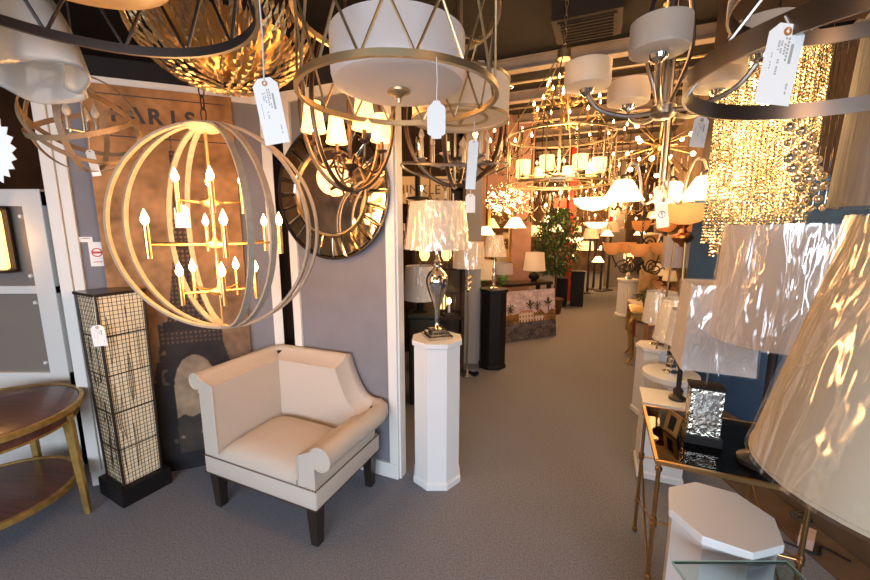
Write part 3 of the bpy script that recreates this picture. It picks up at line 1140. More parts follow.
for k in range(3):
    a = 2 * PI * k / 3 + 0.5
    cr.tube([(0, 0, 0.215), (R * math.cos(a), R * math.sin(a), 0.215)], 0.005, 6)
cr.build('cross_bar', M['champagne'], dl)
canopy_rod(dl, 0, 0, 0.16, CEIL - dc[2], M['champagne'])
up = Vector((0.003, 0.9085, 1.952))
a = hang(up, 101)
sg = price_tag('white scalloped paper tag hanging by thread from the centre drum light', a, 0.02, 0.02, up, marks=0, ring=False, chamfer=0.1)
for chd in list(sg.children):
    if chd.name.startswith('card'):
        bpy.data.objects.remove(chd)
w_, h_ = 0.041, 0.082
op = []
half = [(0.0, 0.0), (0.007, -0.001), (0.010, -0.007), (0.018, -0.012), (0.0205, -0.02), (0.0205, -0.07), (0.016, -0.074), (0.012, -0.075), (0.011, -0.081), (0.0, -0.082)]
op = half + [(-x, z) for x, z in reversed(half[1:-1])]
MB().prism(op, 0.001, UP).build('card', M['paper'], sg, flat=True)

# ============================================================= TOP-LEFT DARK DRUM
lc = (-0.672, 0.753, 2.02)
dd = thing('drum_pendant', 'dark bronze caged drum light with cream diffuser in the top left corner', 'ceiling light', lc)
R = 0.333
MB().hoop(R, 0.022, 0.01, 110, c=(0, 0, 0.011)).build('hoop', M['blackmetal'], dd)
MB().hoop(R, 0.022, 0.01, 110, c=(0, 0, 0.26)).build('hoop', M['blackmetal'], dd)
n = 14
for k in range(n):
    a0 = 2 * PI * k / n + 0.15
    for d in (1, -1):
        a1 = a0 + d * 2 * PI / n * 0.8
        MB().tube([((R - 0.006) * math.cos(a0), (R - 0.006) * math.sin(a0), 0.012), ((R - 0.006) * math.cos(a1), (R - 0.006) * math.sin(a1), 0.26)], 0.004, 6).build('rod', M['blackmetal'], dd)
MB().lathe([(0.0, 0.024), (0.15, 0.026), (0.178, 0.036), (0.185, 0.06), (0.185, 0.22), (0, 0.225)], 64).build('diffuser', M['diffcream'], dd)
cr = MB()
for k in range(3):
    a = 2 * PI * k / 3 + 0.5
    cr.tube([(0, 0, 0.262), (R * math.cos(a), R * math.sin(a), 0.262)], 0.005, 6)
cr.build('cross_bar', M['blackmetal'], dd)
canopy_rod(dd, 0, 0, 0.22, CEIL - lc[2], M['blackmetal'])
up = Vector((-0.338, 0.811, 2.03))
price_tag('large white printed price tag hanging left of the centre drum light', hang(up, 79), 0.050, 0.125, up, 0.0, tilt=-0.16, strw=0.0016)

# ============================================================= WAVY GLASS BELL (top left)
wc = W(-22, 40, 0.98)
wg = thing('glass_pendant', 'handkerchief pendant of wavy translucent white glass at the left edge', 'pendant lamp', (wc.x, wc.y, 1.98))
vs, fs = [], []
nn, mm = 96, 18
for j in range(mm + 1):
    t_ = j / mm
    z = 0.30 * (1 - (1 - t_) ** 1.0)
    for k in range(nn):
        a = 2 * PI * k / nn
        amp = 0.042 * (1 - t_) ** 1.3
        r = 0.05 + 0.15 * (1 - t_ ** 2.4) ** 0.6 + amp * math.sin(5 * a + 0.7) + amp * 0.25 * math.sin(10 * a + 1)
        vs.append((r * math.cos(a), r * math.sin(a), z + 0.02 * (1 - t_) * math.cos(5 * a + 0.4)))
for j in range(mm):
    for k in range(nn):
        fs.append((j * nn + k, j * nn + (k + 1) % nn, (j + 1) * nn + (k + 1) % nn, (j + 1) * nn + k))
o = MB().add(vs, fs).build('glass_shade', M['wavy'], wg)
so = o.modifiers.new('solid', 'SOLIDIFY')
so.thickness = 0.006
MB().lathe([(0.0, 0.30), (0.055, 0.295), (0.055, 0.32), (0.02, 0.34), (0, 0.34)], 24).build('cap', M['nickel'], wg)
canopy_rod(wg, 0, 0, 0.33, CEIL - 1.98, M['nickel'])
# zig-zag edged star tag
a = W(2, 114, 0.72)
sb = thing('star_tag', 'pale blue card with a zigzag edge at the left edge', 'tag', tuple(a))
pts = []
nt_ = 22
for k in range(nt_ * 2):
    r = 0.062 if k % 2 == 0 else 0.052
    an = 2 * PI * k / (nt_ * 2)
    pts.append((-0.045 + r * math.cos(an), -0.062 + r * 1.15 * math.sin(an)))
MB().prism(pts, 0.001, UP).build('card', M['paper'], sb, flat=True)
MB().tube([(-0.03, 0, -0.005), (-0.03, 0, CEIL - a.z)], 0.001, 5).build('string', M['string'], sb)

# ============================================================= GOLD LEAF BOWL
bc = W(222, 18, 1.3)
bz = W(232, 86, 1.3).z
lf = thing('leaf_bowl_light', 'bowl light covered in overlapping gold metal leaves at the ceiling', 'ceiling light', (bc.x, bc.y, bz))
RB, HB2 = 0.28, 0.22
lm = MB()
for ring_ in range(15):
    th = 0.04 + ring_ * 0.1
    nr = max(7, int(7 + ring_ * 3.6))
    for k in range(nr):
        a = 2 * PI * (k + 0.5 * (ring_ % 2)) / nr + random.uniform(-0.05, 0.05)
        r = RB * math.sin(min(th, 1.5))
        z = HB2 * (1 - math.cos(min(th, 1.5)))
        rad = Vector((math.cos(a), math.sin(a), 0))
        tang = Vector((-math.sin(a), math.cos(a), 0))
        up = (rad * RB * math.cos(th) + Vector((0, 0, HB2 * math.sin(th)))).normalized()
        nrm = tang.cross(up).normalized()
        p = rad * r + Vector((0, 0, z))
        L_, w_ = random.uniform(0.05, 0.058), 0.0105
        lift = random.uniform(0.002, 0.007)
        v = [p - up * L_ * 0.3, p + tang * w_ + nrm * 0.0, p + up * L_ * 0.7 + nrm * lift, p - tang * w_, p + up * L_ * 0.15 + nrm * (lift * 0.2 + 0.006)]
        if nrm.dot(rad) < 0 and th > 0.3:
            v[2] = p + up * L_ * 0.7 - nrm * lift
            v[4] = p + up * L_ * 0.15 - nrm * (lift * 0.2 + 0.006)
        lm.add(v, [(0, 1, 4), (1, 2, 4), (2, 3, 4), (3, 0, 4)])
lm.build('leaves', M['goldleaf'], lf, flat=True)
MB().lathe([(0.22, 0.17), (0.15, 0.10), (0.08, 0.05), (0.0001, 0.035)], 32).build('inner_bowl', M['gold'], lf)
canopy_rod(lf, 0, 0, 0.1, CEIL - bz, M['gold'])
light('leaf_bowl_lamp', (bc.x, bc.y, bz + 0.22), 5, (1, 0.6, 0.25), 0.1)

# ============================================================= BAND GLOBE (left)
gc = W(84, 124, 1.55)
gl = thing('globe_pendant', 'openwork globe pendant of brown wooden bands left of the poster', 'pendant lamp', tuple(gc))
R = 0.19
for rx, ry in ((PI / 2, 0.3), (PI / 2, 1.9), (0.5, 0), (-0.5, 0.2), (1.0, 1.0)):
    Mx = Matrix.Rotation(ry, 4, 'Z') @ Matrix.Rotation(rx, 4, 'X')
    MB().hoop(R, 0.02, 0.004, 64, M=Mx).build('band', M['globewood'], gl)
MB().lathe([(0.0, R + 0.015), (0.02, R + 0.01), (0.022, R - 0.01), (0, R - 0.012)], 16).build('cap', M['nickel'], gl)
MB().tube([(0, 0, R), (0, 0, -0.03)], 0.005, 8).build('centre_rod', M['nickel'], gl)
for k in range(3):
    a = k * 2.1
    MB().tube([(0, 0, -0.03), (0.05 * math.cos(a), 0.05 * math.sin(a), -0.03)], 0.004, 6).build('arm', M['nickel'], gl)
    candle(gl, 0.05 * math.cos(a), 0.05 * math.sin(a), -0.03, 0.05, 0.008, M['nickel'], lit=False, cup=0.012)
canopy_rod(gl, 0, 0, R, CEIL - gc.z, M['blackmetal'], r=0.004)
up = gc + Vector((0.01, 0, -0.035))
price_tag('small slanted price tag below the brown band globe', hang(up, 150), 0.032, 0.105, up, 0.2, tilt=-0.15, marks=0)
up = Vector((-1.835, 2.115, 0)) + Matrix.Rotation(ga, 3, 'Z') @ Vector((-0.122, -0.127, 1.225))
price_tag('white price tag hanging on the corner of the paper floor lamp', hang(up, 325), 0.062, 0.115, up, 0.3, tilt=-0.05)

# ============================================================= HOOP CHANDELIER WITH SMALL SHADES
hz_ = W(350, 190, 1.5).z
hc = W(350, 150, 1.5)
hp = thing('hoop_chandelier', 'bronze hoop chandelier with small lit shades in front of the round mirror', 'chandelier', (hc.x, hc.y, hz_))
RX, RZ = 0.178, 0.30
for a, s_ in ((0.35, 1.0), (1.0, 1.0)):
    pts = [(RX * math.cos(q) * math.cos(a), RX * math.cos(q) * math.sin(a), RZ + RZ * math.sin(q)) for q in [2 * PI * i / 90 for i in range(90)]]
    MB().tube(pts, 0.0085, 8, closed=True).build('hoop', M['bronze'], hp)
MB().lathe([(0.0001, -0.012), (0.01, -0.004), (0.014, 0.004), (0.006, 0.012), (0.0001, 0.014)], 16).build('bottom_finial', M['bronze'], hp)
ZH = 0.10
MB().lathe([(0.0001, ZH - 0.05), (0.012, ZH - 0.04), (0.006, ZH - 0.028), (0.03, ZH - 0.012), (0.034, ZH), (0.02, ZH + 0.01), (0.007, ZH + 0.02), (0.007, 0.6)], 20).build('hub', M['bronze'], hp)
for k in range(4):
    a = 0.6 + k * PI / 2
    dx, dy = math.cos(a), math.sin(a)
    pts = smooth_path([(0.02 * dx, 0.02 * dy, ZH), (0.05 * dx, 0.05 * dy, ZH + 0.03), (0.09 * dx, 0.09 * dy, ZH - 0.02), (0.13 * dx, 0.13 * dy, ZH + 0.0), (0.14 * dx, 0.14 * dy, ZH + 0.06)], 6)
    MB().tube(pts, 0.005, 8).build('arm', M['bronze'], hp)
    candle(hp, 0.14 * dx, 0.14 * dy, ZH + 0.07, 0.035, 0.008, M['bronze'], cup=0.022, s=0.7)
    lampshade(hp, ZH + 0.105, 0.105, 0.044, 0.028, M['shadelit'], False, 24, c=(0.14 * dx, 0.14 * dy))
canopy_rod(hp, 0, 0, 0.6, CEIL - hz_, M['bronze'], chain=True)
light('hoop_light', (hc.x, hc.y, hz_ + 0.26), 8, size=0.08)

# ============================================================= ROUND MIRROR
u = 0.365
mp_ = C0 + CDR * u + Vector((CDR.y, -CDR.x, 0)) * 0.03
mz = 1.58 + 0.325
mz = 1.785
mr = thing('wall_mirror', 'round wall mirror with a wide segmented glass border on the grey partition', 'mirror', (mp_.x, mp_.y, mz), math.atan2(CDR.y, CDR.x))
F = Matrix.Rotation(PI / 2, 4, 'X')
RO, RI = 0.39, 0.25
MB().lathe([(0, 0), (RO, 0), (RO, 0.012), (0, 0.012)], 72, M=F).build('backing', M['espresso'], mr)
MB().lathe([(0, 0.014), (RI - 0.004, 0.014), (RI - 0.004, 0.018), (0, 0.02)], 72, M=F).build('mirror_glass', M['mirror'], mr)
MB().hoop(RI + 0.004, 0.018, 0.01, 72, M=F @ Matrix.Translation((0, 0, 0.022))).build('inner_rim', M['champagne'], mr)
MB().hoop(RO + 0.006, 0.016, 0.01, 72, M=F @ Matrix.Translation((0, 0, 0.018))).build('outer_rim', M['espresso'], mr)
NT = 24
for k in range(NT):
    a0, a1 = 2 * PI * k / NT + 0.008, 2 * PI * (k + 1) / NT - 0.008
    r0, r1 = RI + 0.006, RO - 0.004
    def pt(r, a, z):
        return (r * math.cos(a), r * math.sin(a), z)
    e = 0.014
    j = random.uniform(-0.004, 0.004)
    am = 0.03
    vs = [pt(r0, a0, 0.013), pt(r1, a0, 0.013), pt(r1, a1, 0.013), pt(r0, a1, 0.013), pt(r0 + e, a0 + am, 0.024 + j), pt(r1 - e, a0 + am, 0.024 - j), pt(r1 - e, a1 - am, 0.024 + j * 0.3), pt(r0 + e, a1 - am, 0.024 + j)]
    MB().add(vs, [(4, 5, 6, 7), (0, 1, 5, 4), (1, 2, 6, 5), (2, 3, 7, 6), (3, 0, 4, 7), (3, 2, 1, 0)], F).build('mirror_tile', M['amirror'], mr, flat=True)

# ============================================================= CREAM DRUM BEHIND CENTRE
kc = (0.10, 1.60, 2.0)
kd = thing('drum_pendant', 'cream fabric drum pendant with gold rim behind the centre drum light', 'ceiling light', kc)
R = 0.19
MB().shell([(R, 0.0), (R, 0.14)], 0.003, 64).build('shade', M['shadewarm'], kd)
MB().hoop(R + 0.003, 0.01, 0.006, 64, c=(0, 0, 0.003)).build('rim', M['champagne'], kd)
MB().hoop(R + 0.003, 0.01, 0.006, 64, c=(0, 0, 0.138)).build('rim', M['champagne'], kd)
MB().hoop(0.11, 0.006, 0.012, 64, c=(0, 0, 0.008)).build('inner_ring', M['champagne'], kd)
MB().lathe([(0.0, 0.012), (R - 0.006, 0.012), (R - 0.006, 0.02), (0, 0.02)], 64).build('diffuser', M['shadewarm'], kd)
MB().lathe([(0.0001, -0.02), (0.008, -0.01), (0.018, 0.006), (0, 0.014)], 16).build('finial', M['champagne'], kd)
canopy_rod(kd, 0, 0, 0.02, CEIL - 2.0, M['champagne'])

# ============================================================= NICKEL HOOP CHANDELIER UNDER IT
nc = W(455, 135, 1.9)
nz_ = W(455, 189, 1.9).z
nk = thing('hoop_chandelier', 'nickel and bronze crossed hoop chandelier with crystal candle cups beyond the urn lamp', 'chandelier', (nc.x, nc.y, nz_))
for a, rx, m_ in ((0.25, 0.25, 'bronze'), (1.3, 0.25, 'bronze')):
    pts = [(rx * math.cos(q) * math.cos(a), rx * math.cos(q) * math.sin(a), 0.33 + 0.31 * math.sin(q)) for q in [2 * PI * i / 90 for i in range(90)]]
    MB().tube(pts, 0.011, 8, closed=True).build('hoop', M[m_], nk)
pts = [(0.27 * math.cos(q), 0.27 * math.sin(q), 0.10 + 0.02 * math.cos(2 * q)) for q in [2 * PI * i / 90 for i in range(90)]]
MB().tube(pts, 0.006, 8, closed=True).build('ring', M['nickel'], nk)
MB().lathe([(0.0001, 0.0), (0.015, 0.01), (0.006, 0.03), (0.006, 0.12), (0.03, 0.14), (0.006, 0.16), (0.006, 0.6)], 16).build('hub', M['nickel'], nk)
for k in range(6):
    a = 0.2 + k * PI / 3
    x, y = 0.17 * math.cos(a), 0.17 * math.sin(a)
    MB().tube([(0, 0, 0.14), (x * 0.5, y * 0.5, 0.115), (x, y, 0.14)], 0.005, 6).build('arm', M['nickel'], nk)
    candle(nk, x, y, 0.15, 0.09, 0.010, M['nickel'], lit=False, cup=0.026)
canopy_rod(nk, 0, 0, 0.6, CEIL - nz_, M['bronze'])
up = Vector((0.137, 1.412, 2.0))
price_tag('long pinkish price tag hanging right of the scalloped tag', hang(up, 140), 0.035, 0.17, up, marks=0, tilt=0.06)
up = Vector((nc.x + 0.083, nc.y + 0.021, nz_ + 0.03))
price_tag('short blank price tag hanging beneath the long pinkish one', hang(up, 194), 0.05, 0.095, up, marks=0)

# ============================================================= FIVE-SHADE NICKEL CHANDELIER
sc_ = W(663, 112, 1.62)
sh = thing('chandelier', 'brushed nickel chandelier with five frosted glass drum shades at upper right', 'chandelier', tuple(sc_))
MB().lathe([(0.0001, -0.03), (0.03, -0.028), (0.05, -0.012), (0.05, 0.02), (0.035, 0.03), (0.012, 0.035), (0.012, 0.1)], 28).build('hub', M['nickel'], sh)
MB().tube([(0, 0, 0.03), (0, 0, 0.6)], 0.020, 12).build('stem', M['nickel'], sh)
for dx in (0.06, -0.06):
    MB().tube(smooth_path([(dx * 0.4, 0, 0.03), (dx * 1.6, 0, 0.25), (dx * 1.2, 0, 0.45), (dx * 0.5, 0, 0.62)], 6), 0.009, 8).build('stem_strap', M['darknickel'], sh)
for k in range(5):
    a = math.radians(163 + 72 * k)
    dx, dy = math.cos(a), math.sin(a)
    ra = 0.31
    pts = smooth_path([(0.04 * dx, 0.04 * dy, 0.0), (0.14 * dx, 0.14 * dy, -0.005), (0.25 * dx, 0.25 * dy, 0.03), (ra * dx, ra * dy, 0.10)], 6)
    MB().tube(pts, 0.0105, 8).build('arm', M['nickel'], sh)
    x, y = ra * dx, ra * dy
    MB().lathe([(0.008, 0.09), (0.03, 0.105), (0.034, 0.118), (0.03, 0.125), (0.018, 0.14)], 20, (x, y, 0)).build('shade_cup', M['chrome'], sh)
    lit = (k == 0)
    MB().lathe([(0.02, 0.122), (0.07, 0.120), (0.096, 0.130), (0.098, 0.14), (0.098, 0.225), (0.094, 0.225), (0.094, 0.135), (0.07, 0.126), (0.02, 0.126)], 40, (x, y, 0)).build('glass_shade', M['frost'], sh)
    MB().ball((x, y, 0.16), 0.025, 12).build('bulb', M['bulb'] if lit else M['frost'], sh)
canopy_rod(sh, 0, 0, 0.58, CEIL - sc_.z, M['nickel'], r=0.012)
up = sc_ + Vector((0.124, -0.066, -0.012))
price_tag('printed price tag hanging under the five-shade nickel chandelier', hang(up, 117), 0.062, 0.12, up, tilt=0.1)

# ============================================================= RIGHT RING CHANDELIER
rc = (0.905, 0.80, 1.905)
rg = thing('ring_chandelier', 'large brushed nickel double ring chandelier in the top right corner', 'chandelier', rc)
R = 0.358
MB().hoop(R, 0.04, 0.006, 120).build('ring', M['darknickel'], rg)
MB().hoop(R * 0.8, 0.036, 0.006, 120, c=(0, 0, 0.16)).build('ring', M['darknickel'], rg)
MB().tube([(0, 0.0, 0.0), (0, 0.0, 0.5)], 0.008, 8).build('stem', M['darknickel'], rg)
for k in range(3):
    a = 2 * PI * k / 3 + 0.3
    MB().tube([(0, 0, 0.5), (R * 0.985 * math.cos(a), R * 0.985 * math.sin(a), 0.012)], 0.005, 6).build('rod', M['darknickel'], rg)
canopy_rod(rg, 0, 0, 0.5, CEIL - rc[2], M['darknickel'])
up = Vector((0.566, 0.678, 1.918))
price_tag('large white printed price tag tied to the big nickel ring chandelier', hang(up, 27) + Vector((0, -0.006, 0)), 0.058, 0.122, up, tilt=0.10, strw=0.0015)

# ============================================================= CRYSTAL BEAD CHANDELIER
cc = W(768, 130, 1.72)
ctop = W(768, 55, 1.72).z
cbot = W(768, 238, 1.72).z
cr_ = thing('crystal_chandelier', 'tall lit curtain chandelier of crystal bead strings at right', 'chandelier', (cc.x - 0.02, cc.y, cbot))
HC = ctop - cbot
MB().hoop(0.19, 0.012, 0.008, 48, c=(0, 0, HC)).hoop(0.10, 0.012, 0.008, 48, c=(0, 0, HC)).box((0, 0, HC), (0.38, 0.01, 0.006)).box((0, 0, HC), (0.01, 0.38, 0.006)).build('frame', M['chrome'], cr_)
bd = MB()
OCT = [(0, 0, -1), (1, 0, 0), (0, 1, 0), (-1, 0, 0), (0, -1, 0), (0, 0, 1)]
OF = [(0, 2, 1), (0, 3, 2), (0, 4, 3), (0, 1, 4), (5, 1, 2), (5, 2, 3), (5, 3, 4), (5, 4, 1)]
for rr_, ns, zb in ((0.185, 66, 0.0), (0.145, 44, -0.05), (0.095, 26, 0.03)):
    for k in range(ns):
        a = 2 * PI * k / ns
        x, y = rr_ * math.cos(a), rr_ * math.sin(a)
        zl = zb + 0.05 * math.sin(a * 1.0 + 2)
        nb = int((HC - zl) / 0.0155)
        for i in range(nb):
            z = HC - 0.008 - i * 0.0155
            s_ = 0.0062 * random.uniform(0.9, 1.1)
            rt2 = random.uniform(0, 1.5)
            cz_, sz_ = math.cos(rt2) * s_, math.sin(rt2) * s_
            bd.add([(x + v[0] * cz_ - v[1] * sz_, y + v[0] * sz_ + v[1] * cz_, z + v[2] * s_) for v in OCT], OF)
bd.build('bead_strands', M['bead'], cr_, flat=True)['kind'] = 'stuff'
for k in range(8):
    a = 2 * PI * k / 8
    MB().ball((0.06 * math.cos(a), 0.06 * math.sin(a), HC - 0.04 - 0.1 * (k % 3)), 0.018, 10).build('bulb', M['bulbhot'], cr_)
canopy_rod(cr_, 0, 0, HC, CEIL - cbot, M['chrome'])
for dz in (0.15, 0.4, 0.55):
    light('crystal_light', (cc.x, cc.y, cbot + dz), 5, (1, 0.68, 0.35), 0.08)
# second, crystal ball cascade chandelier
c2 = W(815, 130, 1.42)
ct = thing('crystal_ball_chandelier', 'spiral cascade of round crystal balls hanging beside the bead curtain chandelier', 'chandelier', (c2.x, c2.y, 1.62))
MB().lathe([(0, 0.62), (0.13, 0.62), (0.13, 0.635), (0, 0.64)], 40).build('plate', M['chrome'], ct)
k = 0
for px, py in ((797, 118), (806, 112), (789, 127), (801, 131), (811, 137), (789, 142), (803, 146), (795, 152), (811, 150), (789, 158), (803, 158), (817, 160), (792, 168), (806, 169), (818, 170), (796, 178), (808, 179), (822, 176), (800, 187), (814, 188), (826, 186), (806, 199), (818, 199), (832, 198), (812, 209), (824, 208), (838, 206), (800, 206)):
    d_ = 1.42 + 0.06 * math.sin(k * 1.9)
    p = W(px, py, d_) - Vector((c2.x, c2.y, 1.62))
    bl = MB().ball(tuple(p), 0.018 if k < 21 else 0.014, 14).build('crystal_ball', M['ballglass'], ct)
    MB().tube([(p.x, p.y, p.z + 0.015), (p.x, p.y, 0.62)], 0.0007, 4).build('wire', M['chrome'], bl)
    k += 1
canopy_rod(ct, 0, 0, 0.63, CEIL - 1.62, M['chrome'])
# grey woven drum
gw = thing('drum_pendant', 'tall grey woven hanging drum shade at the right edge behind the crystals', 'pendant lamp', (1.63, 1.24, W(860, 208, 1.35).z))
MB().shell([(0.27, 0.0), (0.25, 0.62)], 0.004, 64).build('shade', M['greyweave'], gw)
MB().hoop(0.272, 0.012, 0.006, 64, c=(0, 0, 0.006)).build('trim_band', M['greyweave'], gw)
MB().tube([(-0.23, 0, 0.6), (0.23, 0, 0.6)], 0.004, 6).tube([(0, -0.23, 0.6), (0, 0.23, 0.6)], 0.004, 6).build('spider', M['chrome'], gw)
canopy_rod(gw, 0, 0, 0.6, CEIL - gw.location.z, M['chrome'])

# ============================================================= RIGHT FOREGROUND LAMPS
fl2 = thing('floor_lamp', 'large empire shade floor lamp wrapped in plastic at the right edge', 'floor lamp', (0.90, 0.638, 0))
MB().lathe([(0.0, 0), (0.13, 0), (0.13, 0.012), (0.1, 0.022), (0.02, 0.03), (0, 0.03)], 40).build('base', M['nickel'], fl2)
MB().tube([(0, 0, 0.025), (0, 0, 1.55)], 0.011, 12).build('pole', M['nickel'], fl2)
lampshade(fl2, 1.10, 0.5, 0.245, 0.145, shade_mat('ivory_shade', (0.66, 0.60, 0.47), 0.3), True, 72, wrapmat=M['filmbig'])
finial(fl2, 1.6)

# brass table with mirror-bright glass top
A0 = Vector((0.853, 1.336, 0))
TW, TD, TH = 0.47, 0.5, 0.70
tb = thing('side_table', 'brass framed glass-top side table right of the aisle', 'table', tuple(A0), GA)
MB().box((TW / 2, TD / 2, TH - 0.004), (TW - 0.01, TD - 0.01, 0.007)).build('glass_top', M['smoke'], tb, flat=True)
f = MB()
for y in (0, TD):
    f.box((TW / 2, y, TH - 0.007), (TW + 0.012, 0.012, 0.016))
for x in (0, TW):
    f.box((x, TD / 2, TH - 0.007), (0.012, TD, 0.016))
f.build('rim', M['brass'], tb, flat=True)
for x in (0.01, TW - 0.01):
    for y in (0.01, TD - 0.01):
        l = MB().tube([(x, y, 0), (x, y, TH - 0.015)], 0.008, 10)
        for z in (0.012, 0.18, 0.42, 0.44, 0.66):
            l.lathe([(0.008, -0.012), (0.013, -0.006), (0.013, 0.006), (0.008, 0.012)], 12, (x, y, z))
        l.build('leg', M['brass'], tb)
for y in (0.01, TD - 0.01):
    MB().tube([(0.01, y, 0.43), (TW - 0.01, y, 0.43)], 0.0045, 8).build('stretcher', M['brass'], tb)
for x in (0.01, TW - 0.01):
    MB().tube([(x, 0.01, 0.18), (x, TD - 0.01, 0.43)], 0.0045, 8).tube([(x, 0.01, 0.43), (x, TD - 0.01, 0.18)], 0.0045, 8).build('stretcher', M['brass'], tb)
# near glass table at the bottom edge
ng = Vector((0.665, 0.931, 0))
n2 = thing('side_table', 'plain clear glass table at the bottom edge in front of the white pedestal', 'table', (0.665, 0.50, 0))
MB().box((0.16, 0.213, 0.655), (0.32, 0.43, 0.008)).build('glass_top', M['sheet'], n2, flat=True)
e = MB()
e.box((0.16, 0.4285, 0.655), (0.322, 0.003, 0.0085)).box((0.0, 0.213, 0.655), (0.003, 0.43, 0.0085)).box((0.32, 0.213, 0.655), (0.003, 0.43, 0.0085))
e.build('polished_edge', M['glassedge'], n2, flat=True)
for x in (0.03, 0.29):
    for y in (0.02, 0.24):
        MB().tube([(x, y, 0), (x, y, 0.65)], 0.009, 8).build('leg', M['chrome'], n2)

# drum table lamp, wrapped
lb = A0 + UV * 0.345 + VV * 0.125
table_lamp('big white drum shade table lamp in plastic beside the blue wall', (lb.x, lb.y, TH), [(0.06, 0), (0.065, 0.02), (0.05, 0.03), (0.02, 0.05), (0.028, 0.09), (0.014, 0.14), (0.012, 0.3), (0.014, 0.46)], M['blackmetal'], 0.485, 0.405, 0.20, 0.185, n=32)
# mirrored square lamp
lb = A0 + UV * 0.185 + VV * 0.235
ml = thing('table_lamp', 'square mirrored textured silver lamp with a wrapped square shade on the brass table', 'table lamp', (lb.x, lb.y, TH), GA)
MB().box((0, 0, 0.018), (0.13, 0.10, 0.036)).build('base', M['black'], ml, flat=True, bevel=0.002)
MB().box((0, 0, 0.135), (0.115, 0.075, 0.2)).build('body', M['hammered'], ml, flat=True, bevel=0.003)
MB().box((0, -0.0385, 0.14), (0.085, 0.004, 0.16)).build('front_plate', M['ice'], ml, flat=True)
MB().box((0, 0, 0.24), (0.12, 0.08, 0.012)).build('top_plate', M['black'], ml, flat=True)
MB().tube([(0, 0, 0.24), (0, 0, 0.65)], 0.006, 8).build('neck', M['nickel'], ml)
sq = lampshade(ml, 0.335, 0.33, 0.168, 0.15, None, True, 4, ph=PI / 4)
finial(ml, 0.66)
# boutique card lying on the table
cbk = thing('display_card', 'gold framed card propped against the mirrored lamp on the brass table', 'card', tuple(A0 + UV * 0.075 + VV * 0.235 + Vector((0, 0, TH))), GA - 1.1)
MB().box((0, 0, 0.05), (0.085, 0.006, 0.095), M=Matrix.Rotation(-0.2, 4, 'X')).build('frame', M['gold'], cbk, flat=True)
MB().box((0, -0.004, 0.05), (0.035, 0.002, 0.06), M=Matrix.Rotation(-0.2, 4, 'X')).build('dark_panel', M['black'], cbk, flat=True)

# stacked chrome cube lamps on the fluted pedestal
def cube_lamp(label, loc, zs, hs, rb, rt_, sn=48, rz=0.3, scale=1.0, m=None):
    t = thing('table_lamp', label, 'table lamp', loc, rz)
    MB().lathe([(0.055, 0), (0.055, 0.012), (0.03, 0.02), (0.0, 0.02)], 24).build('base', M['chrome'], t)
    for i in range(4):
        MB().bbox((0, 0, 0.045 + i * 0.05), (0.05, 0.05, 0.046), 0.006, (i % 2) * 0.35).build('glass_block', M['mercury'] if i % 2 else M['chrome'], t)
    MB().tube([(0, 0, 0.2), (0, 0, zs + hs)], 0.005, 8).build('neck', M['nickel'], t)
    lampshade(t, zs, hs, rb, rt_, m, True, sn)
    finial(t, zs + hs)
    return t


cube_lamp('small lamp of stacked chrome cubes with pinkish wrapped shade on the fluted pedestal', (1.73, 2.66, 0.53), 0.25, 0.30, 0.135, 0.095)
cube_lamp('stacked chrome cube lamp with white wrapped shade behind the pinkish one', (1.88, 3.1, 0.60), 0.20, 0.26, 0.13, 0.11)
octped('pedestal', 'white pedestal hidden behind the fluted one carrying a chrome cube lamp', (1.88, 3.1, 0), 0.15, 0.60, M['pedwhite'])
table_lamp('dark turned column lamp standing on the low white pedestal by the brass table', (1.535, 2.265, 0.51), [(0.05, 0), (0.05, 0.012), (0.025, 0.03), (0.03, 0.06), (0.014, 0.08), (0.014, 0.2), (0.028, 0.23), (0.014, 0.26), (0.014, 0.34)], M['blackmetal'], 0.36, 0.22, 0.10, 0.08, n=20)
# clutter under the tables by the wall
for i, (px, py, lab) in enumerate(((801, 517, 'round clear glass disc on the floor by the blue wall, nearer'), (813, 508, 'round clear glass disc on the floor by the blue wall, farther'))):
    g = G(px, py, 0.03)
    t = MB().lathe([(0.0, -0.02), (0.035, -0.02), (0.045, 0.0), (0.035, 0.012), (0.0, 0.016)], 24).build('glass_dish', M['sheet'], None, loc=(g.x, g.y, 0.034))
    tag(t, lab, 'glass dish', None)
g = G(806, 542, 0.03)
t = thing('box', 'small open pinkish cardboard box on the floor beneath the lamps', 'box', (g.x, g.y, 0.012), 0.7)
MB().box((0, 0, 0.03), (0.075, 0.055, 0.06)).build('carton', mat('cardboard', (0.55, 0.36, 0.28), 0.8), t, flat=True)
MB().box((0.045, 0, 0.066), (0.03, 0.055, 0.002)).build('flap', MATS['cardboard'], t, flat=True)
tag(MB().tube(smooth_path([(g.x - 0.1, g.y + 0.02, 0.018), (g.x + 0.0, g.y - 0.06, 0.018), (g.x + 0.06, g.y - 0.02, 0.02), (g.x + 0.12, g.y - 0.1, 0.018)], 8), 0.005, 6).build('cord', M['black'], None), 'black lamp cord coiled on the floor beside the pinkish box', 'cord')

# ============================================================= BEHIND THE URN LAMP
def flr(px, py):
    return G(px, py, 0)


# sign hanging on the alcove wall
s0 = W(428.5, 190, 3.75)
sg = thing('sign', 'pale sign lettered HINKLEY behind the urn lamp', 'sign', tuple(s0))
MB().box((-0.06, 0.01, 0), (0.56, 0.02, 0.26)).build('board', mat('sign_tan', (0.42, 0.33, 0.22), 0.7), sg, flat=True)
text_mesh('lettering', 'HINKLEY', 0.125, M['ink'], sg, Matrix.Translation((-0.06, -0.002, 0.0)) @ UP, 0.001, sp=1.05)
for x in (-0.3, 0.2):
    MB().tube([(x, 0.01, 0.15), (x, 0.01, CEIL - s0.z)], 0.003, 5).build('hanging_wire', M['blackmetal'], sg)
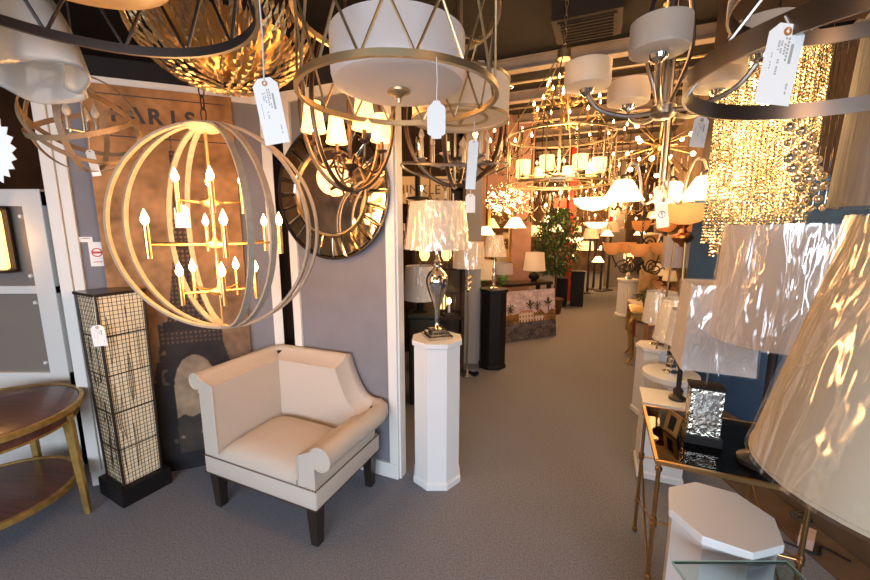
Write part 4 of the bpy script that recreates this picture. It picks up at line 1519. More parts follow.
# tall shelf display with small fixtures
sf = thing('display_shelf', 'dark open display shelf of small fixtures behind the urn lamp', 'shelf', (0.08, 4.15, 0))
f = MB()
for x in (-0.3, 0.22):
    f.box((x, 0, 1.0), (0.03, 0.35, 2.0))
for z in (0.05, 0.62, 1.15, 1.62, 2.0):
    f.box((-0.04, 0, z), (0.54, 0.35, 0.025))
f.build('frame', M['darkwall'], sf, flat=True)
MB().box((-0.04, 0.165, 1.0), (0.54, 0.012, 2.0)).build('back_panel', M['tan'], sf, flat=True)
# dark green cabinet box at its foot
gb = thing('storage_box', 'dark green box standing against the partition behind the urn lamp', 'box', (-0.10, 3.35, 0))
MB().bbox((0, 0, 0.40), (0.26, 0.26, 0.8), 0.02).build('body', M['greenbox'], gb)
MB().bbox((0, 0, 0.815), (0.28, 0.28, 0.04), 0.012).build('lid', M['greenbox'], gb)
# wrapped shade lamp partly hidden
table_lamp('plastic wrapped shade lamp half hidden behind the urn lamp and partition', (-0.13, 3.35, 0.83), [(0.07, 0), (0.07, 0.015), (0.03, 0.03), (0.04, 0.08), (0.014, 0.11)], M['black'], 0.12, 0.3, 0.15, 0.13, M['shade'], True)
# lantern
lp = W(449, 303, 3.6)
ln = thing('lantern', 'small black lit lantern hanging right of the urn lamp body', 'lantern', tuple(lp), 0.3)
f = MB()
for x in (-0.05, 0.05):
    for y in (-0.05, 0.05):
        f.box((x, y, 0), (0.01, 0.01, 0.22))
f.box((0, 0, -0.11), (0.13, 0.13, 0.016)).box((0, 0, 0.11), (0.13, 0.13, 0.012))
f.lathe([(0.085, 0.116), (0.03, 0.17), (0.02, 0.19), (0.0001, 0.2)], 4, ph=PI / 4)
f.build('frame', M['lantern'], ln, flat=True)
MB().lathe([(0.012, -0.09), (0.012, 0.0)], 10).build('candle', M['paper'], ln)
MB().ball((0, 0, 0.02), 0.022, 10, 1.4).build('bulb', M['bulb'], ln)
MB().tube([(0, 0, 0.195), (0, 0, CEIL - lp.z)], 0.004, 6).build('chain', M['lantern'], ln)
# glowing things near it
for i, (px, py, d, lab) in enumerate(((424, 272, 3.9, 'small lit glass lamp on the dark shelf, left behind the urn lamp'), (447, 262, 3.9, 'small lit glass lamp on the dark shelf, right behind the urn lamp'), (443, 335, 3.9, 'small lit lamp low on the dark shelf behind the white pedestal'))):
    p = W(px, py, d)
    zz = [0.0625, 0.6325, 1.1625, 1.6325]
    z = min(zz, key=lambda q: abs(q - (p.z - 0.1)))
    t = thing('accent_lamp', lab, 'lamp', (p.x, 4.1, z))
    MB().lathe([(0.045, 0), (0.045, 0.012), (0.012, 0.02), (0.012, 0.07), (0.0, 0.07)], 20).build('base', M['bronze'], t)
    MB().lathe([(0.03, 0.07), (0.055, 0.12), (0.05, 0.2), (0.03, 0.23)], 20).build('glass_shade', M['shadelit'], t)
# dark hanging fixtures in the alcove
for i, (px, py, d, lab) in enumerate(((418, 180, 2.9, 'dark iron candle pendant hanging left above the sign'), (452, 215, 3.3, 'dark dome pendant hanging right of the sign'), (437, 158, 3.2, 'black curved-arm pendant hanging above the sign'))):
    p = W(px, py, d)
    t = thing('pendant_lamp', lab, 'pendant lamp', tuple(p))
    if i == 0:
        MB().lathe([(0.0001, -0.16), (0.02, -0.15), (0.09, -0.14), (0.09, -0.13), (0.02, -0.12), (0.02, 0.05), (0.0, 0.06)], 20).build('candle_dish', M['lantern'], t)
    elif i == 1:
        MB().shell([(0.12, -0.1), (0.10, -0.03), (0.06, 0.02), (0.02, 0.04)], 0.004, 24).build('dome', M['lantern'], t)
    else:
        for k in range(5):
            a = k * 1.2566
            MB().tube(smooth_path([(0, 0, 0.05), (0.1 * math.cos(a), 0.1 * math.sin(a), -0.08), (0.2 * math.cos(a), 0.2 * math.sin(a), 0.0)], 5), 0.008, 6).build('arm', M['lantern'], t)
            candle(t, 0.2 * math.cos(a), 0.2 * math.sin(a), 0.02, 0.07, 0.01, M['nickel'], lit=(k == 2), cup=0.02)
    MB().tube([(0, 0, 0.03), (0, 0, CEIL - p.z)], 0.004, 6).build('rod', M['lantern'], t)

# chrome floor lamp with glass balls
g = flr(468, 368)
t = thing('floor_lamp', 'slim chrome floor lamp with glass balls and a pale shade by the grey post', 'floor lamp', tuple(flr(467, 374)))
MB().lathe([(0, 0), (0.13, 0), (0.13, 0.015), (0.05, 0.03), (0.02, 0.05), (0, 0.05)], 32).build('base', M['chrome'], t)
MB().tube([(0, 0, 0.04), (0, 0, 1.4)], 0.01, 10).build('pole', M['nickel'], t)
for z in (1.06, 1.0, 0.94):
    MB().ball((0, 0, z), 0.035, 16).build('glass_ball', M['bead'], t)
lampshade(t, 1.17, 0.27, 0.165, 0.15, M['shadewarm'], True)
# crystal stem lamp on black pedestal
table_lamp('small crystal stem lamp on the black octagonal pedestal', (0.66, 4.22, 0.91), [(0.05, 0), (0.05, 0.012), (0.015, 0.02), (0.02, 0.05), (0.012, 0.08), (0.026, 0.12), (0.012, 0.16), (0.022, 0.21), (0.01, 0.27), (0.01, 0.33)], M['bead'], 0.36, 0.23, 0.13, 0.085, M['shadewarm'], True)
# painting, console, lamps behind it
pa, pb = G(505, 343), G(556, 336)
pd = (pb - pa)
pt = thing('painting', 'canvas of a white villa with palms by dark water leaning near the aisle', 'painting', tuple((pa + pb) / 2 + Vector((0, 0, 0.01))), math.atan2(pd.y, pd.x))
PWd, PHt = pd.length, 0.70


def seascape(u, v):
    n = noise.noise(Vector((u * 7, v * 9, 3))) * 0.5 + noise.noise(Vector((u * 30, v * 30, 8))) * 0.5
    sky = Vector((0.42, 0.32, 0.36)).lerp(Vector((0.68, 0.55, 0.55)), max(0, min(1, 0.5 + n)))
    c_ = sky
    tree = 0.62 + 0.12 * noise.noise(Vector((u * 8, 0, 1)))
    for cxp in (0.12, 0.5, 0.64, 0.86):
        d_ = math.hypot((u - cxp) * 1.3, v - (0.68 - 0.05 * math.sin(cxp * 20)))
        if d_ < 0.11 * (0.65 + 0.35 * math.sin(9 * math.atan2(v - 0.66, u - cxp))):
            c_ = Vector((0.05, 0.055, 0.02))
        if abs(u - cxp) < 0.008 and 0.4 < v < 0.66:
            c_ = Vector((0.08, 0.04, 0.02))
    if 0.35 < v < tree * 0.88:
        c_ = Vector((0.12, 0.08, 0.025)).lerp(Vector((0.32, 0.16, 0.05)), max(0, min(1, 0.5 + n * 1.3)))
    if 0.28 < u < 0.56 and 0.36 < v < 0.56 or 0.58 < u < 0.76 and 0.36 < v < 0.47:
        c_ = Vector((0.65, 0.5, 0.38))
        if math.sin(u * 110) > 0.3 and (v % 0.09) < 0.05:
            c_ = Vector((0.12, 0.09, 0.08))
    if 0.30 < u < 0.54 and 0.56 < v < 0.60:
        c_ = Vector((0.5, 0.17, 0.07))
    if v < 0.35:
        c_ = Vector((0.04, 0.045, 0.06)).lerp(Vector((0.22, 0.17, 0.14)), max(0, min(1, 0.35 + n + 0.4 * (v - 0.2))))
    return tuple(c_ * (1 + 0.3 * n))


lean = Matrix.Rotation(-0.12, 4, 'X')
o = MB().box((0, 0.013, PHt / 2), (PWd, 0.024, PHt)).build('stretcher', M['espresso'], pt, flat=True)
o2 = canvas('canvas', PWd, PHt, 110, 90, seascape, pt, painted('oil_paint', 0.45, 0.3))
for q in (o, o2):
    q.data.transform(lean)
cs = thing('console_table', 'long dark console table behind the leaning villa painting', 'table', (1.14, 5.72, 0), math.atan2(pd.y, pd.x))
MB().box((0, 0, 0.74), (1.35, 0.34, 0.04)).build('tabletop', M['espresso'], cs, flat=True)
for x in (-0.63, 0.63):
    for y in (-0.13, 0.13):
        MB().box((x, y, 0.36), (0.05, 0.05, 0.72)).build('leg', M['espresso'], cs, flat=True)


def on_console(s):
    d_ = pd.normalized()
    return Vector((1.14, 5.72, 0.76)) + d_ * s


for s, lab, rb, rt_, zs, hs, bm in ((-0.50, 'pale drum shade lamp on the console behind the crystal stem lamp', 0.2, 0.18, 0.09, 0.27, 'green'),
                                  (-0.13, 'grey shade lamp with green glass base on the dark console', 0.15, 0.14, 0.14, 0.17, 'green'),
                                  (0.44, 'cream shade lamp with round black base on the dark console', 0.17, 0.14, 0.17, 0.28, 'black')):
    p = on_console(s)
    table_lamp(lab, tuple(p), [(0.05, 0), (0.05, 0.01), (0.04, 0.02), (0.08, 0.05), (0.085, 0.09), (0.04, 0.13), (0.012, 0.15)], M[bm], zs, hs, rb, rt_, M['shadewarm'] if s != -0.13 else M['lavender'], False)
# gold framed mirror on the salmon wall
wp = Vector((0.60, 5.95, 0)) + (Vector((1.0, 0.43, 0)).normalized()) * 0.45 + Vector((0.4, -0.92, 0)) * 0.03
fm = thing('wall_mirror', 'tall mirror with a gold surround on the salmon wall', 'mirror', (wp.x, wp.y, 1.02), math.atan2(0.43, 1.0))
f = MB()
for x in (-0.2, 0.2):
    f.box((x, 0, 0.45), (0.05, 0.03, 0.95))
for z in (0.0, 0.9):
    f.box((0, 0, z), (0.45, 0.03, 0.05))
f.build('frame', M['gold'], fm, flat=True)
MB().box((0, 0.0, 0.45), (0.36, 0.012, 0.86)).build('mirror_glass', M['amirror'], fm, flat=True)
MB().box((0, -0.06, -0.04), (0.55, 0.14, 0.02)).build('ledge', M['gold'], fm, flat=True)

# ficus tree
fp_ = G(553, 313)
fc = thing('potted_tree', 'leafy green ficus tree beside the salmon wall', 'plant', (fp_.x, fp_.y, 0))
MB().lathe([(0.0, 0), (0.13, 0), (0.17, 0.26), (0.18, 0.28), (0.15, 0.28), (0, 0.26)], 24).build('pot', M['bronze'], fc)
MB().tube(smooth_path([(0, 0, 0.25), (0.02, 0, 0.7), (-0.02, 0.01, 1.2), (0.02, 0, 1.6)], 6), 0.022, 8).build('trunk', M['trunk'], fc)
lf_ = MB()
for i in range(1600):
    th = random.uniform(0, 2 * PI)
    z = random.uniform(0.75, 1.95)
    rmax = 0.42 * math.sin(max(0.15, min(1, (z - 0.6) / 1.4)) * PI * 0.95) ** 0.6
    r = rmax * math.sqrt(random.uniform(0.05, 1))
    p = Vector((r * math.cos(th), r * math.sin(th), z))
    Mx = Matrix.Translation(p) @ Matrix.Rotation(random.uniform(0, 6.28), 4, 'Z') @ Matrix.Rotation(random.uniform(-0.3, 1.2), 4, 'Y')
    L_ = random.uniform(0.07, 0.12)
    lf_.add([(0, 0, 0), (L_ * 0.45, L_ * 0.2, 0.01), (L_, 0, -0.015), (L_ * 0.45, -L_ * 0.2, 0.01)], [(0, 1, 2, 3)], Mx)
lf_.build('foliage', M['leaf'], fc, flat=True)
for px, py, h_, w_, lab in ((563, 307, 0.56, 0.22, 'shorter black square column beside the ficus'), (579, 307, 0.70, 0.25, 'taller black square column by the red post')):
    g = G(px, py)
    t = thing('display_column', lab, 'column', (g.x, g.y + 0.15, 0), GA)
    MB().box((0, 0, h_ / 2), (w_, w_, h_)).build('shaft', M['black'], t, flat=True, bevel=0.005)
    MB().box((0, 0, h_ + 0.01), (w_ + 0.03, w_ + 0.03, 0.02)).build('top', M['black'], t, flat=True)
g = G(569, 302)
struct('trim_42', MB().box((g.x, g.y + 0.2, CEIL / 2), (0.14, 0.14, CEIL)), M['red'], flat=True)

# ============================================================= BIG ROUND CAGE CHANDELIER
bgc = W(559, 160, 3.0)
zb = W(559, 184, 3.0).z
bg = thing('drum_chandelier', 'large round gold cage chandelier with glowing square glass lights above the aisle', 'chandelier', (bgc.x, bgc.y, zb))
R = 0.41
HG = 0.36
for z in (0.0, HG):
    MB().hoop(R, 0.014, 0.01, 80, c=(0, 0, z)).build('hoop', M['champagne'], bg)
MB().hoop(0.25, 0.01, 0.008, 60, c=(0, 0, 0.0)).build('hoop', M['champagne'], bg)
for k in range(12):
    a = 2 * PI * k / 12
    x, y = math.cos(a), math.sin(a)
    MB().tube([(R * 0.99 * x, R * 0.99 * y, 0), (R * 0.99 * x, R * 0.99 * y, HG)], 0.005, 6).build('rod', M['champagne'], bg)
    if k % 2 == 0:
        a2 = a + 2 * PI / 12
        MB().tube([(R * x, R * y, 0), (R * math.cos(a2), R * math.sin(a2), HG)], 0.003, 5).tube([(R * x, R * y, HG), (R * math.cos(a2), R * math.sin(a2), 0)], 0.003, 5).build('cross_rod', M['champagne'], bg)
for k in range(8):
    a = 2 * PI * k / 8 + 0.2
    x, y = 0.30 * math.cos(a), 0.30 * math.sin(a)
    MB().tube([(0, 0, 0.06), (x, y, 0.06)], 0.005, 6).build('arm', M['champagne'], bg)
    MB().shell([(0.052, 0.075), (0.052, 0.175)], 0.004, 20, (x, y, 0)).build('glass_shade', M['shadelit'], bg)
    candle(bg, x, y, 0.06, 0.05, 0.01, M['champagne'], bm=M['bulbhot'], cup=0.03)
for k in range(6):
    a = 2 * PI * k / 6
    MB().tube([(R * math.cos(a), R * math.sin(a), HG), (0.035 * math.cos(a), 0.035 * math.sin(a), 0.95)], 0.0045, 6).build('stay_rod', M['champagne'], bg)
MB().lathe([(0.0001, 0.02), (0.05, 0.04), (0.06, 0.07), (0.01, 0.09), (0.01, 0.6)], 20).build('hub', M['champagne'], bg)
MB().lathe([(0.05, 0.92), (0.05, 0.98), (0.015, 1.0)], 20).build('top_hub', M['champagne'], bg)
canopy_rod(bg, 0, 0, 0.98, CEIL - zb, M['champagne'], chain=True, cr=0.09)
for k in range(3):
    a = 2.1 * k
    light('cage_light', (bgc.x + 0.1 * math.cos(a), bgc.y + 0.1 * math.sin(a), zb + 0.2), 9, (1, 0.62, 0.28), 0.1)

# crystal candelabra chandeliers hung higher and farther
def candelabra(label, c, R, n, m, tiers=1, crystals=True, chain=True, lit=True, cat='chandelier', hz=0.12, name='candelabra_chandelier', group=None, shades=None):
    t = thing(name, label, cat, tuple(c), random.uniform(0, 1), group)
    MB().lathe([(0.0001, -0.09), (0.02, -0.07), (0.008, -0.04), (0.04, -0.015), (0.04, 0.01), (0.015, 0.04), (0.015, 0.1), (0.03, 0.14), (0.012, 0.18), (0.008, 0.32 * tiers)], 18).build('body', M[m], t)
    for q in range(tiers):
        RR = R * (1 - 0.4 * q)
        for k in range(n):
            a = 2 * PI * (k + 0.5 * q) / n
            dx, dy = math.cos(a), math.sin(a)
            z0_ = 0.22 * q
            pts = smooth_path([(0.02 * dx, 0.02 * dy, z0_), (0.35 * RR * dx, 0.35 * RR * dy, z0_ - hz * 0.7), (0.8 * RR * dx, 0.8 * RR * dy, z0_ - hz * 0.3), (RR * dx, RR * dy, z0_ + hz * 0.5)], 4)
            MB().tube(pts, 0.007, 6).build('arm', M[m], t)
            if shades:
                MB().shell(shades[0], 0.003, 20, (RR * dx, RR * dy, z0_ + hz * 0.5)).build('glass_shade', shades[1], t)
            else:
                candle(t, RR * dx, RR * dy, z0_ + hz * 0.55, 0.07, 0.010, M['paper'] if m == 'nickel' else M[m], lit=lit, cup=0.028)
            if crystals:
                bd = MB()
                for i in range(4):
                    bd.ball((RR * dx, RR * dy, z0_ + hz * 0.5 - 0.03 - i * 0.025), 0.009, 6)
                bd.build('crystal_drop', M['bead'], t)
    canopy_rod(t, 0, 0, 0.3 * tiers, CEIL - c.z, M[m], chain=chain, r=0.008)
    return t


candelabra('tall gold crystal chandelier hanging above the round cage chandelier', W(566, 118, 4.3), 0.36, 10, 'gold', 2)
candelabra('crystal candelabra hanging left of the round cage chandelier', W(505, 150, 4.4), 0.3, 6, 'bronze', 1)
candelabra('crystal candelabra high behind the round cage chandelier', W(600, 140, 5.6), 0.36, 8, 'bronze', 1)

# sputnik
spc = W(659, 146, 3.1)
sp = thing('starburst_chandelier', 'brass starburst chandelier of radiating rods and round bulbs above the bell shades', 'chandelier', tuple(spc))
MB().ball((0, 0, 0), 0.055, 20).build('hub', M['brass'], sp)
rnd = random.Random(4)
for k in range(26):
    z = 1 - 2 * (k + 0.5) / 26
    a = k * 2.39996
    d_ = Vector((math.sqrt(1 - z * z) * math.cos(a), math.sqrt(1 - z * z) * math.sin(a), z * 0.8)).normalized()
    L_ = 0.33 if k % 2 else 0.24
    rd = MB().tube([tuple(d_ * 0.04), tuple(d_ * L_)], 0.0055, 6).build('rod', M['brass'], sp)
    if k % 2 == 0:
        MB().ball(tuple(d_ * (L_ + 0.02)), 0.018, 12).build('bulb', M['bulbhot'], rd)
canopy_rod(sp, 0, 0, 0.04, CEIL - spc.z, M['brass'])
light('starburst_light', tuple(spc + Vector((0.0, -0.12, -0.12))), 7, (1, 0.65, 0.3), 0.1)

# bell shade chandelier
bl = W(662, 190, 2.3)
bs = thing('chandelier', 'three-light bell glass chandelier glowing in front of the torchiere bowl', 'chandelier', tuple(bl), 0)
MB().lathe([(0.0001, -0.1), (0.015, -0.09), (0.028, -0.07), (0.03, 0.0), (0.02, 0.02), (0.014, 0.05), (0.014, 0.3)], 20).build('hub', M['nickel'], bs)
MB().tube([(0, 0, 0.05), (0, 0, 0.4)], 0.02, 12).build('stem', M['nickel'], bs)
BELL = [(0.125, 0.0), (0.118, 0.010), (0.094, 0.045), (0.072, 0.085), (0.055, 0.115), (0.046, 0.125), (0.03, 0.128)]
for k, a in enumerate((math.radians(165), math.radians(-35), math.radians(45))):
    dx, dy = math.cos(a), math.sin(a)
    ra = 0.215
    MB().tube(smooth_path([(0.02 * dx, 0.02 * dy, -0.04), (0.1 * dx, 0.1 * dy, -0.08), (0.12 * dx, 0.12 * dy, 0.05), (0.15 * dx, 0.15 * dy, 0.15), (0.19 * dx, 0.19 * dy, 0.16), (ra * dx, ra * dy, 0.10)], 6), 0.008, 8).build('arm', M['nickel'], bs)
    MB().lathe([(0.034, 0.06), (0.03, 0.085), (0.012, 0.1), (0.0, 0.1)], 18, (ra * dx, ra * dy, 0)).build('shade_cap', M['nickel'], bs)
    MB().shell([(r, z - 0.06) for r, z in BELL], 0.004, 36, (ra * dx, ra * dy, 0)).build('bell_shade', M['frostlit'], bs)
    MB().ball((ra * dx, ra * dy, 0.01), 0.026, 12).build('bulb', M['bulbhot'], bs)
canopy_rod(bs, 0, 0, 0.38, CEIL - bl.z, M['nickel'], r=0.01)
light('bell_light', tuple(bl + Vector((0, 0, -0.12))), 8, (1, 0.65, 0.32), 0.08)
up = bl + Vector((-0.032, -0.02, 0.05))
bt = price_tag('long price tag with a round blue emblem left of the torchiere bowl', hang(up, 186), 0.075, 0.25, up, tilt=-0.18, marks=0)
Rt = Matrix.Rotation(-0.18, 4, 'Y')
MB().hoop(0.022, 0.0015, 0.005, 28, M=Rt @ Matrix.Translation((0, -0.0015, -0.17)) @ UP).box((0, -0.0015, -0.17), (0.006, 0.001, 0.03), M=Rt).build('emblem', M['blueink'], bt, flat=True)

# torchiere
tl = W(684, 222, 2.9)
to = thing('floor_lamp', 'torchiere floor lamp with a cream glass bowl and copper fitting', 'floor lamp', (tl.x, tl.y, 0))
zt = tl.z
MB().lathe([(0.03, zt - 0.02), (0.10, zt + 0.0), (0.16, zt + 0.05), (0.20, zt + 0.13), (0.195, zt + 0.13), (0.155, zt + 0.055), (0.10, zt + 0.008), (0.03, zt - 0.01)], 48).build('glass_bowl', M['bowl'], to)
MB().lathe([(0.012, zt - 0.19), (0.02, zt - 0.17), (0.055, zt - 0.15), (0.075, zt - 0.12), (0.07, zt - 0.10), (0.03, zt - 0.08), (0.02, zt - 0.05), (0.04, zt - 0.02), (0.0, zt - 0.012)], 32).build('fitting', M['copper'], to)
for k in range(3):
    a = k * 2.094 + 0.4
    MB().tube([(0.045 * math.cos(a), 0.045 * math.sin(a), zt - 0.14), (0.08 * math.cos(a), 0.08 * math.sin(a), 0.8), (0.16 * math.cos(a), 0.16 * math.sin(a), 0.0)], 0.008, 8).build('leg', M['brass'], to)
light('torchiere_light', (tl.x, tl.y, zt + 0.17), 5, (1, 0.65, 0.3), 0.05)

# lavender rectangular shade lamp behind
lv = W(686, 252, 3.35)
ls = thing('table_lamp', 'wide rectangular lavender shade lamp behind the torchiere legs', 'table lamp', (lv.x, lv.y, 0.72), GA)
MB().lathe([(0.06, 0), (0.06, 0.015), (0.02, 0.03), (0.035, 0.2), (0.02, 0.4), (0.01, 0.5)], 20).build('body', M['bronze'], ls)
MB().box((0, 0, lv.z - 0.72), (0.34, 0.2, 0.27)).build('shade', M['lavender'], ls, flat=True)
cab = thing('cabinet', 'low wooden cabinet under the lavender shade lamp by the blue wall', 'cabinet', (lv.x, lv.y, 0), GA)
MB().box((0, 0, 0.36), (0.5, 0.34, 0.72)).build('body', M['wood'], cab, flat=True, bevel=0.006)
MB().box((0, -0.175, 0.36), (0.42, 0.012, 0.6)).build('door', M['wood'], cab, flat=True, bevel=0.003)

# wrought iron chandeliers with amber bowls
for px, py, d_, R_, n_, lab in ((640, 262, 3.9, 0.27, 5, 'lower scrolled iron chandelier with amber glass bowls over the aisle edge'),
                              (664, 238, 4.3, 0.28, 6, 'upper scrolled iron chandelier with amber glass bowls behind the blue emblem tag')):
    c = W(px, py, d_)
    t = candelabra(lab, c, R_, n_, 'blackmetal', 1, False, True, shades=([(0.03, 0.0), (0.06, 0.02), (0.085, 0.06), (0.095, 0.11), (0.1, 0.12)], M['amber']), hz=0.14, name='iron_chandelier')
    for k in range(n_):
        a = 2 * PI * k / n_
        sp_ = []
        for i in range(26):
            q = i / 25 * 4.2 * PI / 1.4
            r = 0.085 - 0.0026 * i
            sp_.append(((R_ * 0.55 + r * math.cos(q)) * math.cos(a), (R_ * 0.55 + r * math.cos(q)) * math.sin(a), -0.06 + r * math.sin(q)))
        MB().tube(sp_, 0.0065, 6).build('scroll', M['blackmetal'], t)

# far right: cabinet, fluted column with urn lamp, red chair, console
g = G(629, 317)
t = thing('pedestal', 'cream fluted column carrying the silver urn at the far end of the right side', 'pedestal', (g.x, g.y + 0.15, 0))
vs, fs = [], []
for z in (0.05, 0.62):
    for k in range(96):
        a = PI * k / 48
        r = 0.155 if k % 4 < 2 else 0.145
        vs.append((r * math.cos(a), r * math.sin(a), z))
for k in range(96):
    q = (k + 1) % 96
    fs.append((k, q, q + 96, k + 96))
MB().add(vs, fs).build('fluted_shaft', M['pedwhite'], t, flat=True)
MB().lathe([(0.18, 0), (0.18, 0.03), (0.16, 0.05)], 32).build('base', M['pedwhite'], t)
MB().lathe([(0.155, 0.61), (0.18, 0.64), (0.18, 0.67)], 32).build('top', M['pedwhite'], t)
t2 = thing('urn', 'silver urn standing on the far fluted column', 'urn', (g.x, g.y + 0.15, 0.67))
MB().lathe([(0.0, 0), (0.07, 0), (0.07, 0.015), (0.02, 0.04), (0.03, 0.07), (0.085, 0.17), (0.1, 0.25), (0.08, 0.34), (0.05, 0.38), (0.06, 0.40), (0.0, 0.40)], 32).build('body', M['mercury'], t2)
g = G(646, 300)
t = thing('cabinet', 'tall yellowish wooden cabinet at the far right of the aisle', 'cabinet', (3.6, 6.3, 0), GA)
MB().box((0, 0, 0.75), (0.32, 0.25, 1.45)).build('body', mat('pale_wood', (0.5, 0.33, 0.14), 0.5, var=0.2), t, flat=True, bevel=0.01)
for x in (-0.077, 0.077):
    dr_ = MB().box((x, -0.13, 0.75), (0.14, 0.015, 1.3)).build('door', MATS['pale_wood'], t, flat=True, bevel=0.006)
    MB().ball((x * 0.25, -0.145, 0.8), 0.012, 8).build('knob', M['brass'], dr_)
g = G(640, 337)
rcx, rcy = g.x + 0.14, g.y + 0.18
t = thing('dining_chair', 'small red wooden chair at the right edge of the aisle', 'chair', (rcx, rcy, 0), GA - 1.4)
for x in (-0.19, 0.19):
    for y in (-0.18, 0.18):
        MB().box((x, y, 0.22), (0.035, 0.035, 0.44)).build('leg', M['redwood'], t, flat=True)
MB().bbox((0, 0, 0.46), (0.44, 0.42, 0.05), 0.015).build('seat', M['fabric'], t)
for x in (-0.19, 0.19):
    MB().tube([(x, 0.19, 0.44), (x, 0.24, 0.72)], 0.016, 8).build('back_post', M['redwood'], t)
MB().box((0, 0.235, 0.69), (0.4, 0.02, 0.08)).box((0, 0.225, 0.60), (0.4, 0.015, 0.04)).build('back_rail', M['redwood'], t, flat=True)
g = G(640, 368)
g2 = g + Vector((0.17, 0.24, 0))
t = thing('console_table', 'small gilt console with curved cabriole legs left of the fluted pedestal', 'table', (g2.x, g2.y, 0), GA)
MB().bbox((0, 0, 0.62), (0.40, 0.46, 0.035), 0.012).build('tabletop', M['giltwood'], t)
MB().box((0, 0, 0.575), (0.34, 0.4, 0.06)).build('apron', M['giltwood'], t, flat=True)
for x in (-1, 1):
    for y in (-1, 1):
        pts = smooth_path([(x * 0.15, y * 0.17, 0.57), (x * 0.19, y * 0.21, 0.47), (x * 0.15, y * 0.17, 0.22), (x * 0.15, y * 0.17, 0.08), (x * 0.19, y * 0.21, 0.012)], 6)
        MB().tube(pts, [0.03 - 0.016 * i / (len(pts) - 1) for i in range(len(pts))], 8).build('leg', M['giltwood'], t)
t2 = thing('potted_plant', 'dark red and green leafy arrangement on the gilt console', 'plant', (g2.x, g2.y, 0.638))
MB().lathe([(0.0, 0), (0.05, 0), (0.07, 0.1), (0.06, 0.1), (0, 0.09)], 20).build('pot', M['bronze'], t2)
lf_ = MB()
for i in range(260):
    d_ = Vector((random.gauss(0, 1), random.gauss(0, 1), abs(random.gauss(0, 1)))).normalized() * random.uniform(0.04, 0.15)
    Mx = Matrix.Translation(d_ + Vector((0, 0, 0.1))) @ Matrix.Rotation(random.uniform(0, 6.28), 4, 'Z') @ Matrix.Rotation(random.uniform(-0.8, 0.8), 4, 'Y')
    lf_.add([(0, 0, 0), (0.025, 0.012, 0.004), (0.055, 0, -0.008), (0.025, -0.012, 0.004)], [(0, 1, 2, 3)], Mx)
lf_.build('foliage', M['leaf'], t2, flat=True)

# ============================================================= FAR SHOP FIXTURES
fr = random.Random(11)
# sunburst crystal chandelier (very bright)
c = W(506, 201, 4.9)
t = thing('crystal_chandelier', 'bright starry crystal branch chandelier in front of the gold framed mirror', 'chandelier', tuple(c))
MB().ball((0, 0, 0), 0.05, 16).build('hub', M['chrome'], t)
for k in range(40):
    z = 1 - 2 * (k + 0.5) / 40
    a = k * 2.39996
    d_ = Vector((math.sqrt(1 - z * z) * math.cos(a), math.sqrt(1 - z * z) * math.sin(a), z * 0.75))
    L_ = 0.2 + 0.1 * fr.random()
    b_ = MB().tube([tuple(d_ * 0.04), tuple(d_ * L_)], 0.004, 5)
    br = b_.build('branch', M['chrome'], t)
    bb = MB()
    for q in range(4):
        j = Vector((fr.uniform(-1, 1), fr.uniform(-1, 1), fr.uniform(-1, 1))) * 0.035
        bb.ball(tuple(d_ * L_ + j), 0.013, 6)
    bb.build('crystal_cluster', M['bead'], br, flat=True)
    if k % 3 == 0:
        MB().ball(tuple(d_ * L_ * 0.8), 0.02, 8).build('bulb', M['bulbhot'], br)
canopy_rod(t, 0, 0, 0.04, CEIL - c.z, M['chrome'])
light('sunburst_light', tuple(c + Vector((0, -0.35, -0.1))), 10, (1, 0.65, 0.3), 0.15)
# bright far bowl
BOWL = [(0.03, 0.0), (0.3, 0.05), (0.46, 0.16), (0.5, 0.26)]
for px, py, d_, s_, lab in ((593, 211, 6.2, 0.85, 'wide glowing white glass bowl pendant above the ficus tree'), (574, 243, 8.2, 0.5, 'small lit bowl pendant low in front of the red post'), (596, 229, 8.0, 0.6, 'shallow lit bowl pendant just right of the red post')):
    c = W(px, py, d_)
    t = thing('bowl_pendant', lab, 'pendant lamp', tuple(c))
    MB().shell([(r * s_ * 0.75, z * s_ * 0.9) for r, z in BOWL], 0.006, 40).build('glass_bowl', M['frostlit'], t)
    MB().ball((0, 0, 0.12 * s_), 0.05 * s_, 10).build('bulb', M['bulbhot'], t)
    for k in range(3):
        a = k * 2.094
        MB().tube([(0.36 * s_ * math.cos(a), 0.36 * s_ * math.sin(a), 0.23 * s_), (0, 0, 0.55 * s_)], 0.005, 5).build('stay', M['bronze'], t)
    canopy_rod(t, 0, 0, 0.54 * s_, CEIL - c.z, M['bronze'])
    light('bowl_light', tuple(c + Vector((0, 0, 0.3))), 8 if s_ > 0.7 else 4, (1, 0.62, 0.28), 0.1)
# signs
c = W(560, 203, 6.6)
sgn = thing('sign', 'small red panel hanging left of the glowing bowl pendant', 'sign', tuple(c))
MB().box((0, 0, 0), (0.22, 0.02, 0.16)).build('panel', M['red'], sgn, flat=True)
MB().tube([(0, 0, 0.08), (0, 0, CEIL - c.z)], 0.004, 5).build('hanging_wire', M['blackmetal'], sgn)
c = W(611, 219, 7.8)
sgn = thing('sign', 'tiny red square sign hanging on the far grey column', 'sign', tuple(c))
MB().box((0, 0, 0), (0.07, 0.02, 0.1)).build('panel', M['red'], sgn, flat=True)
MB().tube([(0, 0, 0.05), (0, 0, CEIL - c.z)], 0.003, 5).build('hanging_wire', M['blackmetal'], sgn)

